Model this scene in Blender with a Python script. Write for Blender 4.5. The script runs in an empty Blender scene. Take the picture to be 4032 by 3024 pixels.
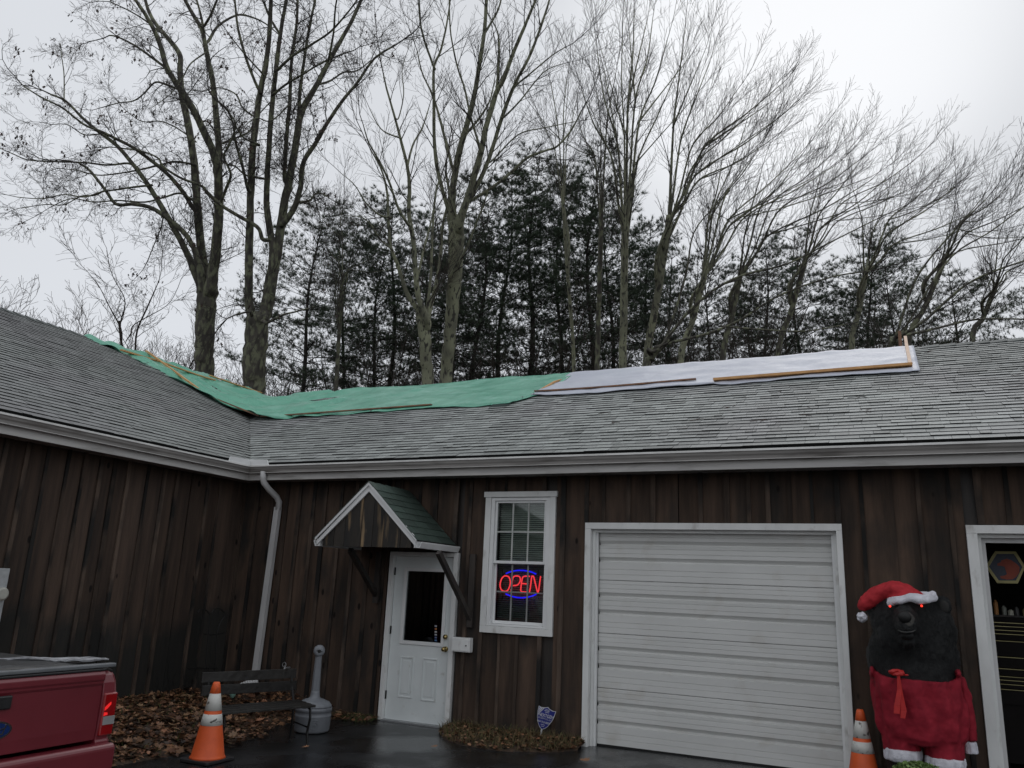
import bpy, bmesh, math, random
import numpy as np
from mathutils import Vector, Matrix, noise
PI = math.pi
rnd = random.Random(7)
S = bpy.context.scene
COL = S.collection
# ------------------------------------------------------------------ camera
CP = np.array([8.8077, -9.2569, 1.695])
YAW, PITCH, ROLL, FPX = 0.44541, 0.25038, 0.04254, 3140.0
_f = np.array([-math.sin(YAW)*math.cos(PITCH), math.cos(YAW)*math.cos(PITCH), math.sin(PITCH)])
_r = np.array([math.cos(YAW), math.sin(YAW), 0.0]); _u = np.cross(_r, _f)
CR = math.cos(ROLL)*_r + math.sin(ROLL)*_u
CU = -math.sin(ROLL)*_r + math.cos(ROLL)*_u
cd = bpy.data.cameras.new('camera'); cam = bpy.data.objects.new('camera', cd); COL.objects.link(cam)
M = Matrix.Identity(4)
for i in range(3):
    M[i][0] = CR[i]; M[i][1] = CU[i]; M[i][2] = -_f[i]; M[i][3] = CP[i]
cam.matrix_world = M
cd.sensor_width = 36; cd.lens = FPX/4032*36; cd.clip_end = 2000; cd.clip_start = 0.05
S.camera = cam
# pixel helpers: viewing direction of a point read off in image coordinates (2212 units wide) -> place in the world
def ray(u, v):
    U = u*4032/2212; V = v*4032/2212
    return _f + (U-2016)/FPX*CR - (V-1512)/FPX*CU
def on(u, v, axis, val):
    d = ray(u, v); t = (val-CP[axis])/d[axis]; p = CP + d*t
    return Vector(p)
def H(u, v, y): return on(u, v, 1, y)
def far(u, v, dist): return Vector(CP + ray(u, v)*dist)
def HF(U, V, y): return on(U*2212/4032, V*2212/4032, 1, y)
def inview(p):
    d = np.array(p)-CP; w = d@_f
    if w <= 0.1: return None
    return (2016+FPX*(d@CR)/w, 1512-FPX*(d@CU)/w, w)
# ------------------------------------------------------------------ light
sd = ray(1720, 20); sd = sd/np.linalg.norm(sd)
S_EL = math.asin(sd[2]); S_AZ = math.atan2(sd[0], sd[1])
W = bpy.data.worlds.new('World'); S.world = W; W.use_nodes = True
nt = W.node_tree; N = nt.nodes; L = nt.links; N.clear()
out = N.new('ShaderNodeOutputWorld'); bg = N.new('ShaderNodeBackground')
sky = N.new('ShaderNodeTexSky'); sky.sky_type = 'NISHITA'; sky.sun_disc = False
sky.sun_elevation = S_EL; sky.sun_rotation = S_AZ
tc = N.new('ShaderNodeTexCoord')
mp = N.new('ShaderNodeMapping'); mp.inputs['Scale'].default_value = (1, 1, 2.2); mp.inputs['Location'].default_value = (3.1, 1.7, .4)
nz = N.new('ShaderNodeTexNoise'); nz.inputs['Scale'].default_value = 1.5; nz.inputs['Detail'].default_value = 3; nz.inputs['Roughness'].default_value = .45
cr = N.new('ShaderNodeValToRGB')
cr.color_ramp.elements[0].position = .32; cr.color_ramp.elements[0].color = (.565, .58, .605, 1)
cr.color_ramp.elements[1].position = .68; cr.color_ramp.elements[1].color = (.61, .63, .665, 1)
dp = N.new('ShaderNodeVectorMath'); dp.operation = 'DOT_PRODUCT'; dp.inputs[1].default_value = tuple(sd)
mr = N.new('ShaderNodeMapRange'); mr.interpolation_type = 'SMOOTHERSTEP'
mr.inputs['From Min'].default_value = .955; mr.inputs['From Max'].default_value = 1.0
mr.inputs['To Min'].default_value = 0; mr.inputs['To Max'].default_value = .20
ad = N.new('ShaderNodeMixRGB'); ad.blend_type = 'ADD'; ad.inputs['Fac'].default_value = 1
nm = N.new('ShaderNodeVectorMath'); nm.operation = 'NORMALIZE'
sc_ = N.new('ShaderNodeMixRGB'); sc_.blend_type = 'MULTIPLY'; sc_.inputs['Fac'].default_value = 1; sc_.inputs['Color2'].default_value = (10, 10, 10, 1)
mx = N.new('ShaderNodeMixRGB'); mx.inputs['Fac'].default_value = .03
L.new(tc.outputs['Generated'], nm.inputs[0]); L.new(nm.outputs[0], mp.inputs['Vector']); L.new(mp.outputs[0], nz.inputs['Vector'])
L.new(nz.outputs['Fac'], cr.inputs['Fac']); L.new(nm.outputs[0], dp.inputs[0]); L.new(dp.outputs['Value'], mr.inputs['Value'])
L.new(cr.outputs[0], ad.inputs['Color1']); L.new(mr.outputs[0], ad.inputs['Color2'])
L.new(ad.outputs[0], sc_.inputs['Color1']); L.new(sc_.outputs[0], mx.inputs['Color1']); L.new(sky.outputs[0], mx.inputs['Color2'])
L.new(mx.outputs[0], bg.inputs['Color']); bg.inputs['Strength'].default_value = .1
L.new(bg.outputs[0], out.inputs[0])
sl = bpy.data.lights.new('sun', 'SUN'); sl.energy = .5; sl.angle = math.radians(25); sl.color = (1, .97, .93)
so = bpy.data.objects.new('sun', sl); COL.objects.link(so)
so.rotation_euler = Vector(sd).to_track_quat('Z', 'Y').to_euler()
S.view_settings.view_transform = 'Standard'; S.view_settings.look = 'None'
S.view_settings.exposure = 0.27; S.view_settings.gamma = 1; S.view_settings.use_curve_mapping = False
# ------------------------------------------------------------------ materials
def srgb(r, g, b):
    f = lambda c: c/12.92 if c <= .04045 else ((c+.055)/1.055)**2.4
    return (f(r/255), f(g/255), f(b/255))
MATS = {}
def mat(name, col, col2=None, scale=6, stretch=(1, 1, 1), rough=.7, rough2=None, bump=0, bscale=None, detail=5, spec=.5, rand=0, attr=None,
        metal=0, patch=None, pscale=2, plo=.5, phi=.6, emit=None, estr=0, coat=0, lo=.35, hi=.65, coord='Object', objcol=False, pstretch=None, knots=None, bdist=.02, stain=False):
    if name in MATS: return MATS[name]
    m = bpy.data.materials.new(name); m.use_nodes = True; t = m.node_tree; n = t.nodes; l = t.links
    b = n['Principled BSDF']; b.inputs['Roughness'].default_value = rough; b.inputs['Metallic'].default_value = metal
    b.inputs['Specular IOR Level'].default_value = spec
    if coat: b.inputs['Coat Weight'].default_value = coat; b.inputs['Coat Roughness'].default_value = .08
    c = n.new('ShaderNodeTexCoord'); g = n.new('ShaderNodeNewGeometry')
    src = g.outputs['Position'] if coord == 'World' else c.outputs['Object']
    oi = n.new('ShaderNodeObjectInfo')
    if coord != 'World' :
        va = n.new('ShaderNodeVectorMath'); va.operation = 'MULTIPLY_ADD'
        cx = n.new('ShaderNodeCombineXYZ')
        for i in range(3): l.new(oi.outputs['Random'], cx.inputs[i])
        va.inputs[1].default_value = (37, 53, 71); l.new(cx.outputs[0], va.inputs[0]); l.new(src, va.inputs[2]); src = va.outputs[0]
    ma = n.new('ShaderNodeMapping'); ma.inputs['Scale'].default_value = stretch; l.new(src, ma.inputs['Vector'])
    no = n.new('ShaderNodeTexNoise'); no.inputs['Scale'].default_value = scale; no.inputs['Detail'].default_value = detail; no.inputs['Roughness'].default_value = .6
    l.new(ma.outputs[0], no.inputs['Vector'])
    r = n.new('ShaderNodeMapRange'); r.inputs['From Min'].default_value = lo; r.inputs['From Max'].default_value = hi; l.new(no.outputs['Fac'], r.inputs['Value'])
    mi = n.new('ShaderNodeMixRGB'); mi.inputs['Color1'].default_value = (*col, 1); mi.inputs['Color2'].default_value = (*(col2 or [x*.75 for x in col]), 1)
    l.new(r.outputs[0], mi.inputs['Fac']); res = mi.outputs[0]
    if patch:
        mb = n.new('ShaderNodeMapping'); mb.inputs['Scale'].default_value = pstretch or (1, 1, 1); l.new(src, mb.inputs['Vector'])
        p = n.new('ShaderNodeTexNoise'); p.inputs['Scale'].default_value = pscale; p.inputs['Detail'].default_value = 6; l.new(mb.outputs[0], p.inputs['Vector'])
        pr = n.new('ShaderNodeMapRange'); pr.inputs['From Min'].default_value = plo; pr.inputs['From Max'].default_value = phi; l.new(p.outputs['Fac'], pr.inputs['Value'])
        pm = n.new('ShaderNodeMixRGB'); l.new(pr.outputs[0], pm.inputs['Fac']); l.new(res, pm.inputs['Color1']); pm.inputs['Color2'].default_value = (*patch, 1); res = pm.outputs[0]
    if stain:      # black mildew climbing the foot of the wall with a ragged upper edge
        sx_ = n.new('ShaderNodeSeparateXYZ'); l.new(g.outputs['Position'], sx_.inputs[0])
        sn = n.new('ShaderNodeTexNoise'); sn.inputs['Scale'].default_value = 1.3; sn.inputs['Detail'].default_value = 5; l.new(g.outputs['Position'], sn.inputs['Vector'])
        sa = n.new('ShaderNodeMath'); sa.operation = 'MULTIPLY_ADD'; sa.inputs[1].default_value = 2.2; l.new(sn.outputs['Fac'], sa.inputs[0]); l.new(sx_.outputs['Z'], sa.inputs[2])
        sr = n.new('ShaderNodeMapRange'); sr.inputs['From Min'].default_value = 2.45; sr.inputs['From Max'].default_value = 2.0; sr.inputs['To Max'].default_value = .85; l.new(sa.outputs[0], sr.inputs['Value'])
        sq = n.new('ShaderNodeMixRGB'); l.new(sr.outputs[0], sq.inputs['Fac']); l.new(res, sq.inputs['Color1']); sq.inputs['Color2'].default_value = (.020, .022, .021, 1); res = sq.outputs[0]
    if knots:
        kn = n.new('ShaderNodeTexVoronoi'); kn.inputs['Scale'].default_value = 2.6; km_ = n.new('ShaderNodeMapping'); km_.inputs['Scale'].default_value = (1.6, 1.6, .8); l.new(src, km_.inputs['Vector']); l.new(km_.outputs[0], kn.inputs['Vector'])
        kr = n.new('ShaderNodeMapRange'); kr.inputs['From Min'].default_value = .11; kr.inputs['From Max'].default_value = .07; l.new(kn.outputs['Distance'], kr.inputs['Value'])
        kx = n.new('ShaderNodeMixRGB'); l.new(kr.outputs[0], kx.inputs['Fac']); l.new(res, kx.inputs['Color1']); kx.inputs['Color2'].default_value = (*knots, 1); res = kx.outputs[0]
    if rand:
        q = n.new('ShaderNodeMapRange'); q.inputs['To Min'].default_value = 1-rand; q.inputs['To Max'].default_value = 1+rand; l.new(oi.outputs['Random'], q.inputs['Value'])
        hm = n.new('ShaderNodeVectorMath'); hm.operation = 'SCALE'; l.new(res, hm.inputs[0]); l.new(q.outputs[0], hm.inputs['Scale']); res = hm.outputs[0]
    if attr:      # per-piece tone, stored on the mesh (joined pieces) or on the object (single pieces)
        at = n.new('ShaderNodeAttribute'); at.attribute_name = attr; sm = n.new('ShaderNodeVectorMath'); sm.operation = 'ADD'
        l.new(at.outputs['Color'], sm.inputs[0])
        if objcol: l.new(oi.outputs['Color'], sm.inputs[1])
        mm = n.new('ShaderNodeVectorMath'); mm.operation = 'MULTIPLY'; l.new(res, mm.inputs[0]); l.new(sm.outputs[0], mm.inputs[1]); res = mm.outputs[0]
    l.new(res, b.inputs['Base Color'])
    if rough2 is not None:
        rr = n.new('ShaderNodeMapRange'); rr.inputs['From Min'].default_value = lo; rr.inputs['From Max'].default_value = hi
        rr.inputs['To Min'].default_value = rough; rr.inputs['To Max'].default_value = rough2
        n2 = n.new('ShaderNodeTexNoise'); n2.inputs['Scale'].default_value = pscale; n2.inputs['Detail'].default_value = 4; l.new(src, n2.inputs['Vector'])
        l.new(n2.outputs['Fac'], rr.inputs['Value']); l.new(rr.outputs[0], b.inputs['Roughness'])
    if bump:
        bn = n.new('ShaderNodeTexNoise'); bn.inputs['Scale'].default_value = bscale or scale*2; bn.inputs['Detail'].default_value = 6; l.new(ma.outputs[0], bn.inputs['Vector'])
        bu = n.new('ShaderNodeBump'); bu.inputs['Strength'].default_value = bump; bu.inputs['Distance'].default_value = bdist; l.new(bn.outputs['Fac'], bu.inputs['Height']); l.new(bu.outputs[0], b.inputs['Normal'])
    if emit:
        b.inputs['Emission Color'].default_value = (*emit, 1); b.inputs['Emission Strength'].default_value = estr
    MATS[name] = m; return m
def glassmat(name, tint=(.8, .85, .85), refl=.12):
    m = bpy.data.materials.new(name); m.use_nodes = True; t = m.node_tree; n = t.nodes; l = t.links; n.clear()
    o = n.new('ShaderNodeOutputMaterial'); a = n.new('ShaderNodeBsdfTransparent'); a.inputs[0].default_value = (*tint, 1)
    g = n.new('ShaderNodeBsdfGlossy'); g.inputs['Roughness'].default_value = .03
    fr = n.new('ShaderNodeFresnel'); fr.inputs[0].default_value = 1.5
    ml = n.new('ShaderNodeMath'); ml.operation = 'MULTIPLY_ADD'; ml.inputs[1].default_value = 1.0; ml.inputs[2].default_value = refl*.2; l.new(fr.outputs[0], ml.inputs[0])
    x = n.new('ShaderNodeMixShader'); l.new(ml.outputs[0], x.inputs[0]); l.new(a.outputs[0], x.inputs[1]); l.new(g.outputs[0], x.inputs[2]); l.new(x.outputs[0], o.inputs[0])
    return m
WOOD = mat('weathered_board', (.094, .062, .045), (.040, .029, .023), 7, (1, 1, .09), rough=.85, bump=.5, bscale=26, rand=.22, patch=(.026, .024, .022), pscale=2.2, plo=.50, phi=.70, pstretch=(1.2, 1.2, .55), spec=.25, knots=(.012, .009, .008))
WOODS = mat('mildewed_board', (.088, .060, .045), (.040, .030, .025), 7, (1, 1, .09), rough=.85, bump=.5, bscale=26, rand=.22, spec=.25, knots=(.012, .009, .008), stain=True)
BATTEN = mat('weathered_batten', (.105, .076, .058), (.042, .031, .025), 9, (1, 1, .10), rough=.85, bump=.4, rand=.35, patch=(.018, .017, .016), pscale=2.2, plo=.44, phi=.58, pstretch=(1, 1, .6), spec=.25)
DARKWOOD = mat('dark_wet_wood', (.045, .036, .030), (.018, .016, .015), 8, (1, 1, .2), rough=.6, bump=.3, rand=.2)
SHING = mat('asphalt_shingle', (.33, .350, .340), (.25, .268, .258), 30, rough=.62, bump=.25, bscale=160, attr='tone', objcol=True, spec=.5, coord='World', patch=(.28, .28, .285), pscale=.45, plo=.45, phi=.7)
DECK = mat('roof_deck', (.03, .032, .032), rough=.9)
GSHING = mat('green_shingle', (.048, .075, .060), (.03, .048, .04), 40, rough=.75, bump=.3, bscale=150, rand=.25)
TRIM = mat('white_painted_trim', (.78, .79, .78), (.68, .69, .68), 5, (1, 1, .4), rough=.55, bump=.05, patch=(.33, .31, .28), pscale=3.5, plo=.60, phi=.80, pstretch=(2, 2, 1))
VINYL = mat('white_vinyl', (.80, .81, .81), (.72, .73, .73), 3, rough=.4)
FASC = mat('aluminium_fascia', (.62, .61, .59), (.50, .49, .48), 3, (.3, .3, 5), rough=.45, patch=(.30, .29, .27), pscale=5, plo=.56, phi=.8, pstretch=(.4, .4, 3), coord='World')
GUTTER = mat('weathered_gutter', (.38, .365, .35), (.25, .24, .23), 3, (.25, .25, 6), rough=.45, patch=(.14, .13, .12), pscale=5, plo=.52, phi=.75, pstretch=(.3, .3, 3), coord='World')
GUTLIP = mat('gutter_lip', (.80, .80, .78), (.62, .62, .60), 3, rough=.4, coord='World')
SPOUT = mat('downspout_metal', (.60, .60, .60), (.50, .50, .50), 5, (1, 1, .3), rough=.45)
DOORM = mat('door_paint', (.74, .78, .78), (.67, .71, .71), 3, rough=.42, patch=(.45, .44, .40), pscale=5, plo=.63, phi=.75)
GARAGE = mat('garage_door_steel', (.66, .665, .65), (.60, .605, .59), 2.2, (.6, 1, 1.6), rough=.42, patch=(.52, .50, .46), pscale=3.2, plo=.58, phi=.85, coord='World')
BLACKM = mat('black_iron', (.012, .012, .012), rough=.5, metal=.3)
BRASS = mat('brass', (.55, .42, .18), rough=.25, metal=1)
GALV = mat('galvanised_steel', (.40, .41, .42), (.32, .33, .34), 8, rough=.45, metal=.5)
ASPH = mat('wet_asphalt', (.022, .023, .025), (.012, .013, .014), 3.0, rough=.05, rough2=.38, bump=.16, bscale=110, coord='World', pscale=.9, detail=8, lo=.42, hi=.58, spec=.6)
DIRT = mat('forest_floor', (.06, .045, .03), (.03, .025, .018), 2, rough=.95, bump=.4, coord='World')
LITTER = mat('leaf_litter_soil', (.075, .040, .02), (.02, .015, .01), 12, rough=.8, bump=.6, bscale=60, coord='World')
LEAF = mat('fallen_oak_leaf', (.20, .098, .048), (.12, .06, .03), 14, rough=.5, attr='tone', objcol=True, spec=.5)
GREENT = mat('green_tarp', (.16, .47, .33), (.12, .40, .28), 2.0, rough=.25, bump=.4, bdist=.10, bscale=3, coord='World', patch=(.20, .51, .38), pscale=4, plo=.52, phi=.70, pstretch=(.5, .5, 2))
WHITET = mat('white_tarp', (.53, .555, .635), (.46, .485, .565), 3.0, rough=.5, bump=.35, bdist=.05, bscale=3, patch=(.55, .58, .65), pscale=1.5, plo=.45, phi=.75, coord='World')
STRIPD = mat('wet_furring_strip', (.30, .15, .08), (.14, .075, .045), 6, rough=.6)
STRIPT = mat('pine_furring_strip', (.66, .37, .15), (.50, .26, .10), 6, rough=.6)
STRIPP = mat('fresh_pine_strip', (.70, .50, .36), (.6, .42, .3), 6, rough=.6)
BARKD = mat('dark_oak_bark', (.105, .098, .080), (.045, .041, .036), 6, (1, 1, .3), rough=.9, bump=.8, bscale=14, patch=(.19, .20, .13), pscale=7, plo=.46, phi=.60, pstretch=(1, 1, .45))
BARKL = mat('lichen_maple_bark', (.27, .28, .185), (.15, .15, .11), 2.5, (1, 1, .5), rough=.9, bump=.6, bscale=12, patch=(.05, .048, .04), pscale=9, plo=.54, phi=.62, pstretch=(1, 1, .4))
TWIG = mat('bare_twig', (.055, .048, .042), (.038, .034, .031), 1, rough=.9)
TWIGG = mat('grey_twig', (.058, .047, .039), (.040, .034, .029), 1, rough=.9)
PINEB = mat('pine_bark', (.035, .030, .026), (.02, .018, .016), 4, rough=.95, bump=.4)
NEEDLE = mat('pine_needles', (.135, .180, .120), (.070, .098, .068), 1.2, rough=.7, rand=.15)  # needle green lightened to stand in for mist
DLEAF = mat('dead_leaf', (.07, .032, .022), (.028, .02, .017), 2, rough=.7)
# ------------------------------------------------------------------ mesh building
POS = {}
def put(name, me, parent=None, mats=(), smooth=False, bevel=0, org=None):
    """link a mesh given in world coordinates as one object whose origin sits at its base"""
    nv = len(me.vertices); co = np.empty(nv*3, 'f'); me.vertices.foreach_get('co', co); co = co.reshape(-1, 3)
    if org is None:
        a = co.min(0); b = co.max(0); org = ((a[0]+b[0])/2, (a[1]+b[1])/2, a[2])
    org = np.array(org, 'f'); me.vertices.foreach_set('co', (co-org).ravel())
    me.name = name
    for m in mats: me.materials.append(m)
    if smooth: me.polygons.foreach_set('use_smooth', [True]*len(me.polygons))
    o = bpy.data.objects.new(name, me); COL.objects.link(o)
    pw = POS.get(parent.name, np.zeros(3)) if parent else np.zeros(3)
    o.location = Vector([float(x) for x in org-pw])
    if parent: o.parent = parent
    POS[o.name] = org.astype('d')
    if bevel:
        bv = o.modifiers.new('bevel', 'BEVEL'); bv.width = bevel; bv.segments = 2; bv.limit_method = 'ANGLE'
    return o
def empty(name, loc, label=None, cat=None, group=None, kind=None):
    o = bpy.data.objects.new(name, None); COL.objects.link(o); o.location = loc; o.empty_display_size = .2
    POS[o.name] = np.array(loc, 'd')
    return tag(o, label, cat, group, kind)
def tag(o, label=None, cat=None, group=None, kind=None):
    if label: o['label'] = label
    if cat: o['category'] = cat
    if group: o['group'] = group
    if kind: o['kind'] = kind
    return o
class MB:
    def __init__(s): s.v = []; s.f = []; s.t = []; s.tone = None
    def add(s, vs, fs):
        k = len(s.v); s.v += [tuple(map(float, q)) for q in vs]; s.f += [tuple(i+k for i in f) for f in fs]
        if s.tone is not None: s.t += [s.tone]*len(vs)
        return s
    def box(s, x0, x1, y0, y1, z0, z1):
        return s.add([(x0,y0,z0),(x1,y0,z0),(x1,y1,z0),(x0,y1,z0),(x0,y0,z1),(x1,y0,z1),(x1,y1,z1),(x0,y1,z1)],
              [(0,3,2,1),(4,5,6,7),(0,1,5,4),(1,2,6,5),(2,3,7,6),(3,0,4,7)])
    def obox(s, c, X, Y, Z):
        c, X, Y, Z = map(Vector, (c, X, Y, Z))
        P = [c+a*X+b*Y+d*Z for d in (-1, 1) for a, b in ((-1,-1),(1,-1),(1,1),(-1,1))]
        return s.add(P, [(0,3,2,1),(4,5,6,7),(0,1,5,4),(1,2,6,5),(2,3,7,6),(3,0,4,7)])
    def beam(s, a, b, w, h, up=(0,0,1)):
        a, b, up = Vector(a), Vector(b), Vector(up); d = b-a; Z = d.normalized(); X = Z.cross(up)
        if X.length < 1e-4: X = Z.cross(Vector((1,0,0)))
        X.normalize(); Y = X.cross(Z).normalized()
        return s.obox((a+b)/2, X*w/2, Y*h/2, d/2)
    def tube(s, pts, rad, n=8, cap=True):
        pts = [Vector(p) for p in pts]
        if not hasattr(rad, '__len__'): rad = [rad]*len(pts)
        k = len(pts); T = []
        for i in range(k):
            d = pts[min(i+1, k-1)]-pts[max(i-1, 0)]; T.append(d.normalized() if d.length > 1e-9 else Vector((0,0,1)))
        X = T[0].cross(Vector((0.13, .21, 1)))
        if X.length < 1e-3: X = T[0].cross(Vector((1, 0, 0)))
        X.normalize(); vs = []; fs = []
        for i in range(k):
            X = (X-T[i]*X.dot(T[i])).normalized(); Y = T[i].cross(X)
            for j in range(n):
                a = 2*PI*j/n; vs.append(pts[i]+(X*math.cos(a)+Y*math.sin(a))*rad[i])
        for i in range(k-1):
            for j in range(n):
                fs.append((i*n+j, i*n+(j+1)%n, (i+1)*n+(j+1)%n, (i+1)*n+j))
        if cap: fs.append(tuple(range(n-1, -1, -1))); fs.append(tuple((k-1)*n+j for j in range(n)))
        return s.add(vs, fs)
    def lathe(s, c, prof, n=24, sx=1, sy=1, wob=None):
        vs = []; fs = []; k = len(prof); c = Vector(c)
        for i, (r, z) in enumerate(prof):
            for j in range(n):
                a = 2*PI*j/n; rr = r*(wob(a, z) if wob else 1)
                vs.append(c+Vector((rr*math.cos(a)*sx, rr*math.sin(a)*sy, z)))
        for i in range(k-1):
            for j in range(n): fs.append((i*n+j, i*n+(j+1)%n, (i+1)*n+(j+1)%n, (i+1)*n+j))
        fs.append(tuple(range(n-1, -1, -1))); fs.append(tuple((k-1)*n+j for j in range(n)))
        return s.add(vs, fs)
    def prism(s, poly, U, V, Wd, o=(0,0,0)):
        """polygon (list of 2D points in axes U,V from o) extruded by vector Wd"""
        o, U, V, Wd = map(Vector, (o, U, V, Wd)); n = len(poly)
        a = [o+U*p[0]+V*p[1] for p in poly]; b = [q+Wd for q in a]
        fs = [tuple(range(n-1, -1, -1)), tuple(range(n, 2*n))]+[(i, (i+1)%n, n+(i+1)%n, n+i) for i in range(n)]
        return s.add(a+b, fs)
    def sphere(s, c, r, n=10, m=7, sx=1, sy=1, sz=1):
        vs = [(c[0], c[1], c[2]-r*sz)]; fs = []
        for i in range(1, m):
            ph = -PI/2+PI*i/m
            for j in range(n):
                a = 2*PI*j/n; vs.append((c[0]+r*sx*math.cos(ph)*math.cos(a), c[1]+r*sy*math.cos(ph)*math.sin(a), c[2]+r*sz*math.sin(ph)))
        vs.append((c[0], c[1], c[2]+r*sz)); q = len(vs)-1
        for j in range(n):
            fs.append((0, 1+(j+1)%n, 1+j)); fs.append((q, 1+(m-2)*n+j, 1+(m-2)*n+(j+1)%n))
            for i in range(m-2): fs.append((1+i*n+j, 1+i*n+(j+1)%n, 1+(i+1)*n+(j+1)%n, 1+(i+1)*n+j))
        return s.add(vs, fs)
    def mesh(s, name='m'):
        me = bpy.data.meshes.new(name); me.from_pydata(s.v, [], s.f); me.update()
        if s.t:
            a = me.attributes.new('tone', 'FLOAT_COLOR', 'POINT')
            a.data.foreach_set('color', np.array([(t, t, t, 1) if not hasattr(t, '__len__') else (*t, 1) for t in s.t], 'f').ravel())
        return me
    def build(s, name, m, parent=None, **k):
        return put(name, s.mesh(name), parent, m if isinstance(m, (list, tuple)) else (m,), **k)
def text_mesh(txt, size, origin, X, Y, depth=.0008, align='CENTER', shear=0, sx=1):
    cu = bpy.data.curves.new('t', 'FONT'); cu.body = txt; cu.size = size; cu.extrude = depth; cu.align_x = align; cu.align_y = 'CENTER'; cu.shear = shear; cu.resolution_u = 3
    o = bpy.data.objects.new('t', cu); COL.objects.link(o)
    dg = bpy.context.evaluated_depsgraph_get(); me = bpy.data.meshes.new_from_object(o.evaluated_get(dg))
    bpy.data.objects.remove(o); bpy.data.curves.remove(cu)
    X = Vector(X).normalized()*sx; Y = Vector(Y).normalized(); Z = X.cross(Y).normalized()
    me.transform(Matrix(((X[0], Y[0], Z[0], origin[0]), (X[1], Y[1], Z[1], origin[1]), (X[2], Y[2], Z[2], origin[2]), (0, 0, 0, 1))))
    return me
def remeshed(mb, voxel, smooth=6, disp=None):
    """fuse overlapping volumes into one continuous skin"""
    o = bpy.data.objects.new('tmp', mb.mesh()); COL.objects.link(o)
    r = o.modifiers.new('r', 'REMESH'); r.mode = 'VOXEL'; r.voxel_size = voxel
    c = o.modifiers.new('s', 'SMOOTH'); c.iterations = smooth; c.factor = .6
    if disp:
        tx = bpy.data.textures.new('fur_relief', 'CLOUDS'); tx.noise_scale = disp[1]; d = o.modifiers.new('d', 'DISPLACE'); d.texture = tx; d.strength = disp[0]; d.mid_level = .5
    dg = bpy.context.evaluated_depsgraph_get(); me = bpy.data.meshes.new_from_object(o.evaluated_get(dg)); bpy.data.objects.remove(o)
    return me
# ================================================================== GROUND
g = MB(); g.add([(-600,-600,-.03),(600,-600,-.03),(600,600,-.03),(-600,600,-.03)], [(0,1,2,3)])
tag(g.build('ground', DIRT), 'brown forest ground around and behind the shop', kind='structure')
g = MB()
nx, ny = 60, 48
def asph_z(x, y): return -.004+.010*noise.noise(Vector((x*.5, y*.5, 3)))
vs = []; fs = []
for j in range(ny+1):
    for i in range(nx+1):
        x = 1.2+(18-1.2)*i/nx; y = -16+16.2*j/ny; vs.append((x, y, asph_z(x, y)))
for j in range(ny):
    for i in range(nx): a = j*(nx+1)+i; fs.append((a, a+1, a+nx+2, a+nx+1))
g.add(vs, fs); tag(g.build('parking_lot', ASPH, smooth=True), 'wet black asphalt lot in front of the shop', kind='structure')
# leaf bank between the left wall and the asphalt
EDGE = [(-12, 4.2), (-6, 3.0), (-4.6, 2.25), (-3.73, 2.36), (-3.1, 2.48), (-2.53, 2.50), (-1.9, 2.42), (-1.4, 2.15), (-.9, 2.0), (-.45, 2.3), (0.1, 2.7)]
def edge_x(y):
    for (a, xa), (b, xb) in zip(EDGE, EDGE[1:]):
        if a <= y <= b: return xa+(xb-xa)*(y-a)/(b-a)
    return EDGE[-1][1] if y > 0 else EDGE[0][1]
def bank_z(x, y):
    t = max(0, min(1, (edge_x(y)-x)/1.4)); t = t*t*(3-2*t)
    return .012+.16*t+.02*noise.noise(Vector((x*2.2, y*2.2, 0)))*t
g = MB(); vs = []; fs = []; nx, ny = 24, 90
for j in range(ny+1):
    y = -11+11.2*j/ny; ex = edge_x(y)+.05*noise.noise(Vector((y*3, 1, 1)))
    for i in range(nx+1):
        x = -.1+(ex+.1)*i/nx; vs.append((x, y, bank_z(x, y) if i < nx else -.02))
for j in range(ny):
    for i in range(nx): a = j*(nx+1)+i; fs.append((a, a+1, a+nx+2, a+nx+1))
g.add(vs, fs); tag(g.build('soil_bank', LITTER, smooth=True), 'low bank of dark soil along the left wall', kind='structure')
def bed_edge(x):   # front edge of the narrow bed under the OPEN window
    return -.12-.80*max(0, math.sin(PI*min(1, max(0, (x-3.72)/1.85))))**.6+.05*noise.noise(Vector((x*4, 0, 5)))
def bed_z(x, y):
    t = max(0, min(1, (y-bed_edge(x))/.5)); return .012+.05*t+.02*noise.noise(Vector((x*5, y*5, 9)))*t
g = MB(); vs = []; fs = []; nx, ny = 40, 14
for j in range(ny+1):
    for i in range(nx+1):
        x = 3.72+1.8*i/nx; ye = bed_edge(x); y = ye+(.0-ye)*j/ny; vs.append((x, y, bed_z(x, y) if j else -.02))
for j in range(ny):
    for i in range(nx): a = j*(nx+1)+i; fs.append((a, a+1, a+nx+2, a+nx+1))
g.add(vs, fs); tag(g.build('soil_bed', LITTER, smooth=True), 'narrow soil bed under the window with the neon sign', kind='structure')
OAK = [(0,0),(.10,.05),(.16,.20),(.30,.17),(.24,.34),(.44,.42),(.28,.52),(.36,.74),(.16,.70),(.06,1.0),(-.08,.76),(-.30,.80),(-.24,.56),(-.44,.48),(-.25,.36),(-.32,.18),(-.14,.2),(-.08,.05)]
def leaf(mb, c, size, R_, tilt, curl, tone, simple=False):
    poly = OAK if not simple else OAK[::2]
    ca, sa = math.cos(R_), math.sin(R_); tx, ty = tilt
    vs = []
    for (a, b) in poly+[(0, .4)]:
        b -= .45; x = (a*ca-b*sa)*size; y = (a*sa+b*ca)*size; z = x*tx+y*ty+curl*size*(a*a*2.2+b*b*.8)
        vs.append((c[0]+x, c[1]+y, c[2]+z))
    n = len(poly); mb.tone = tone
    mb.add(vs, [(i, (i+1)%n, n) for i in range(n)])
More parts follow.
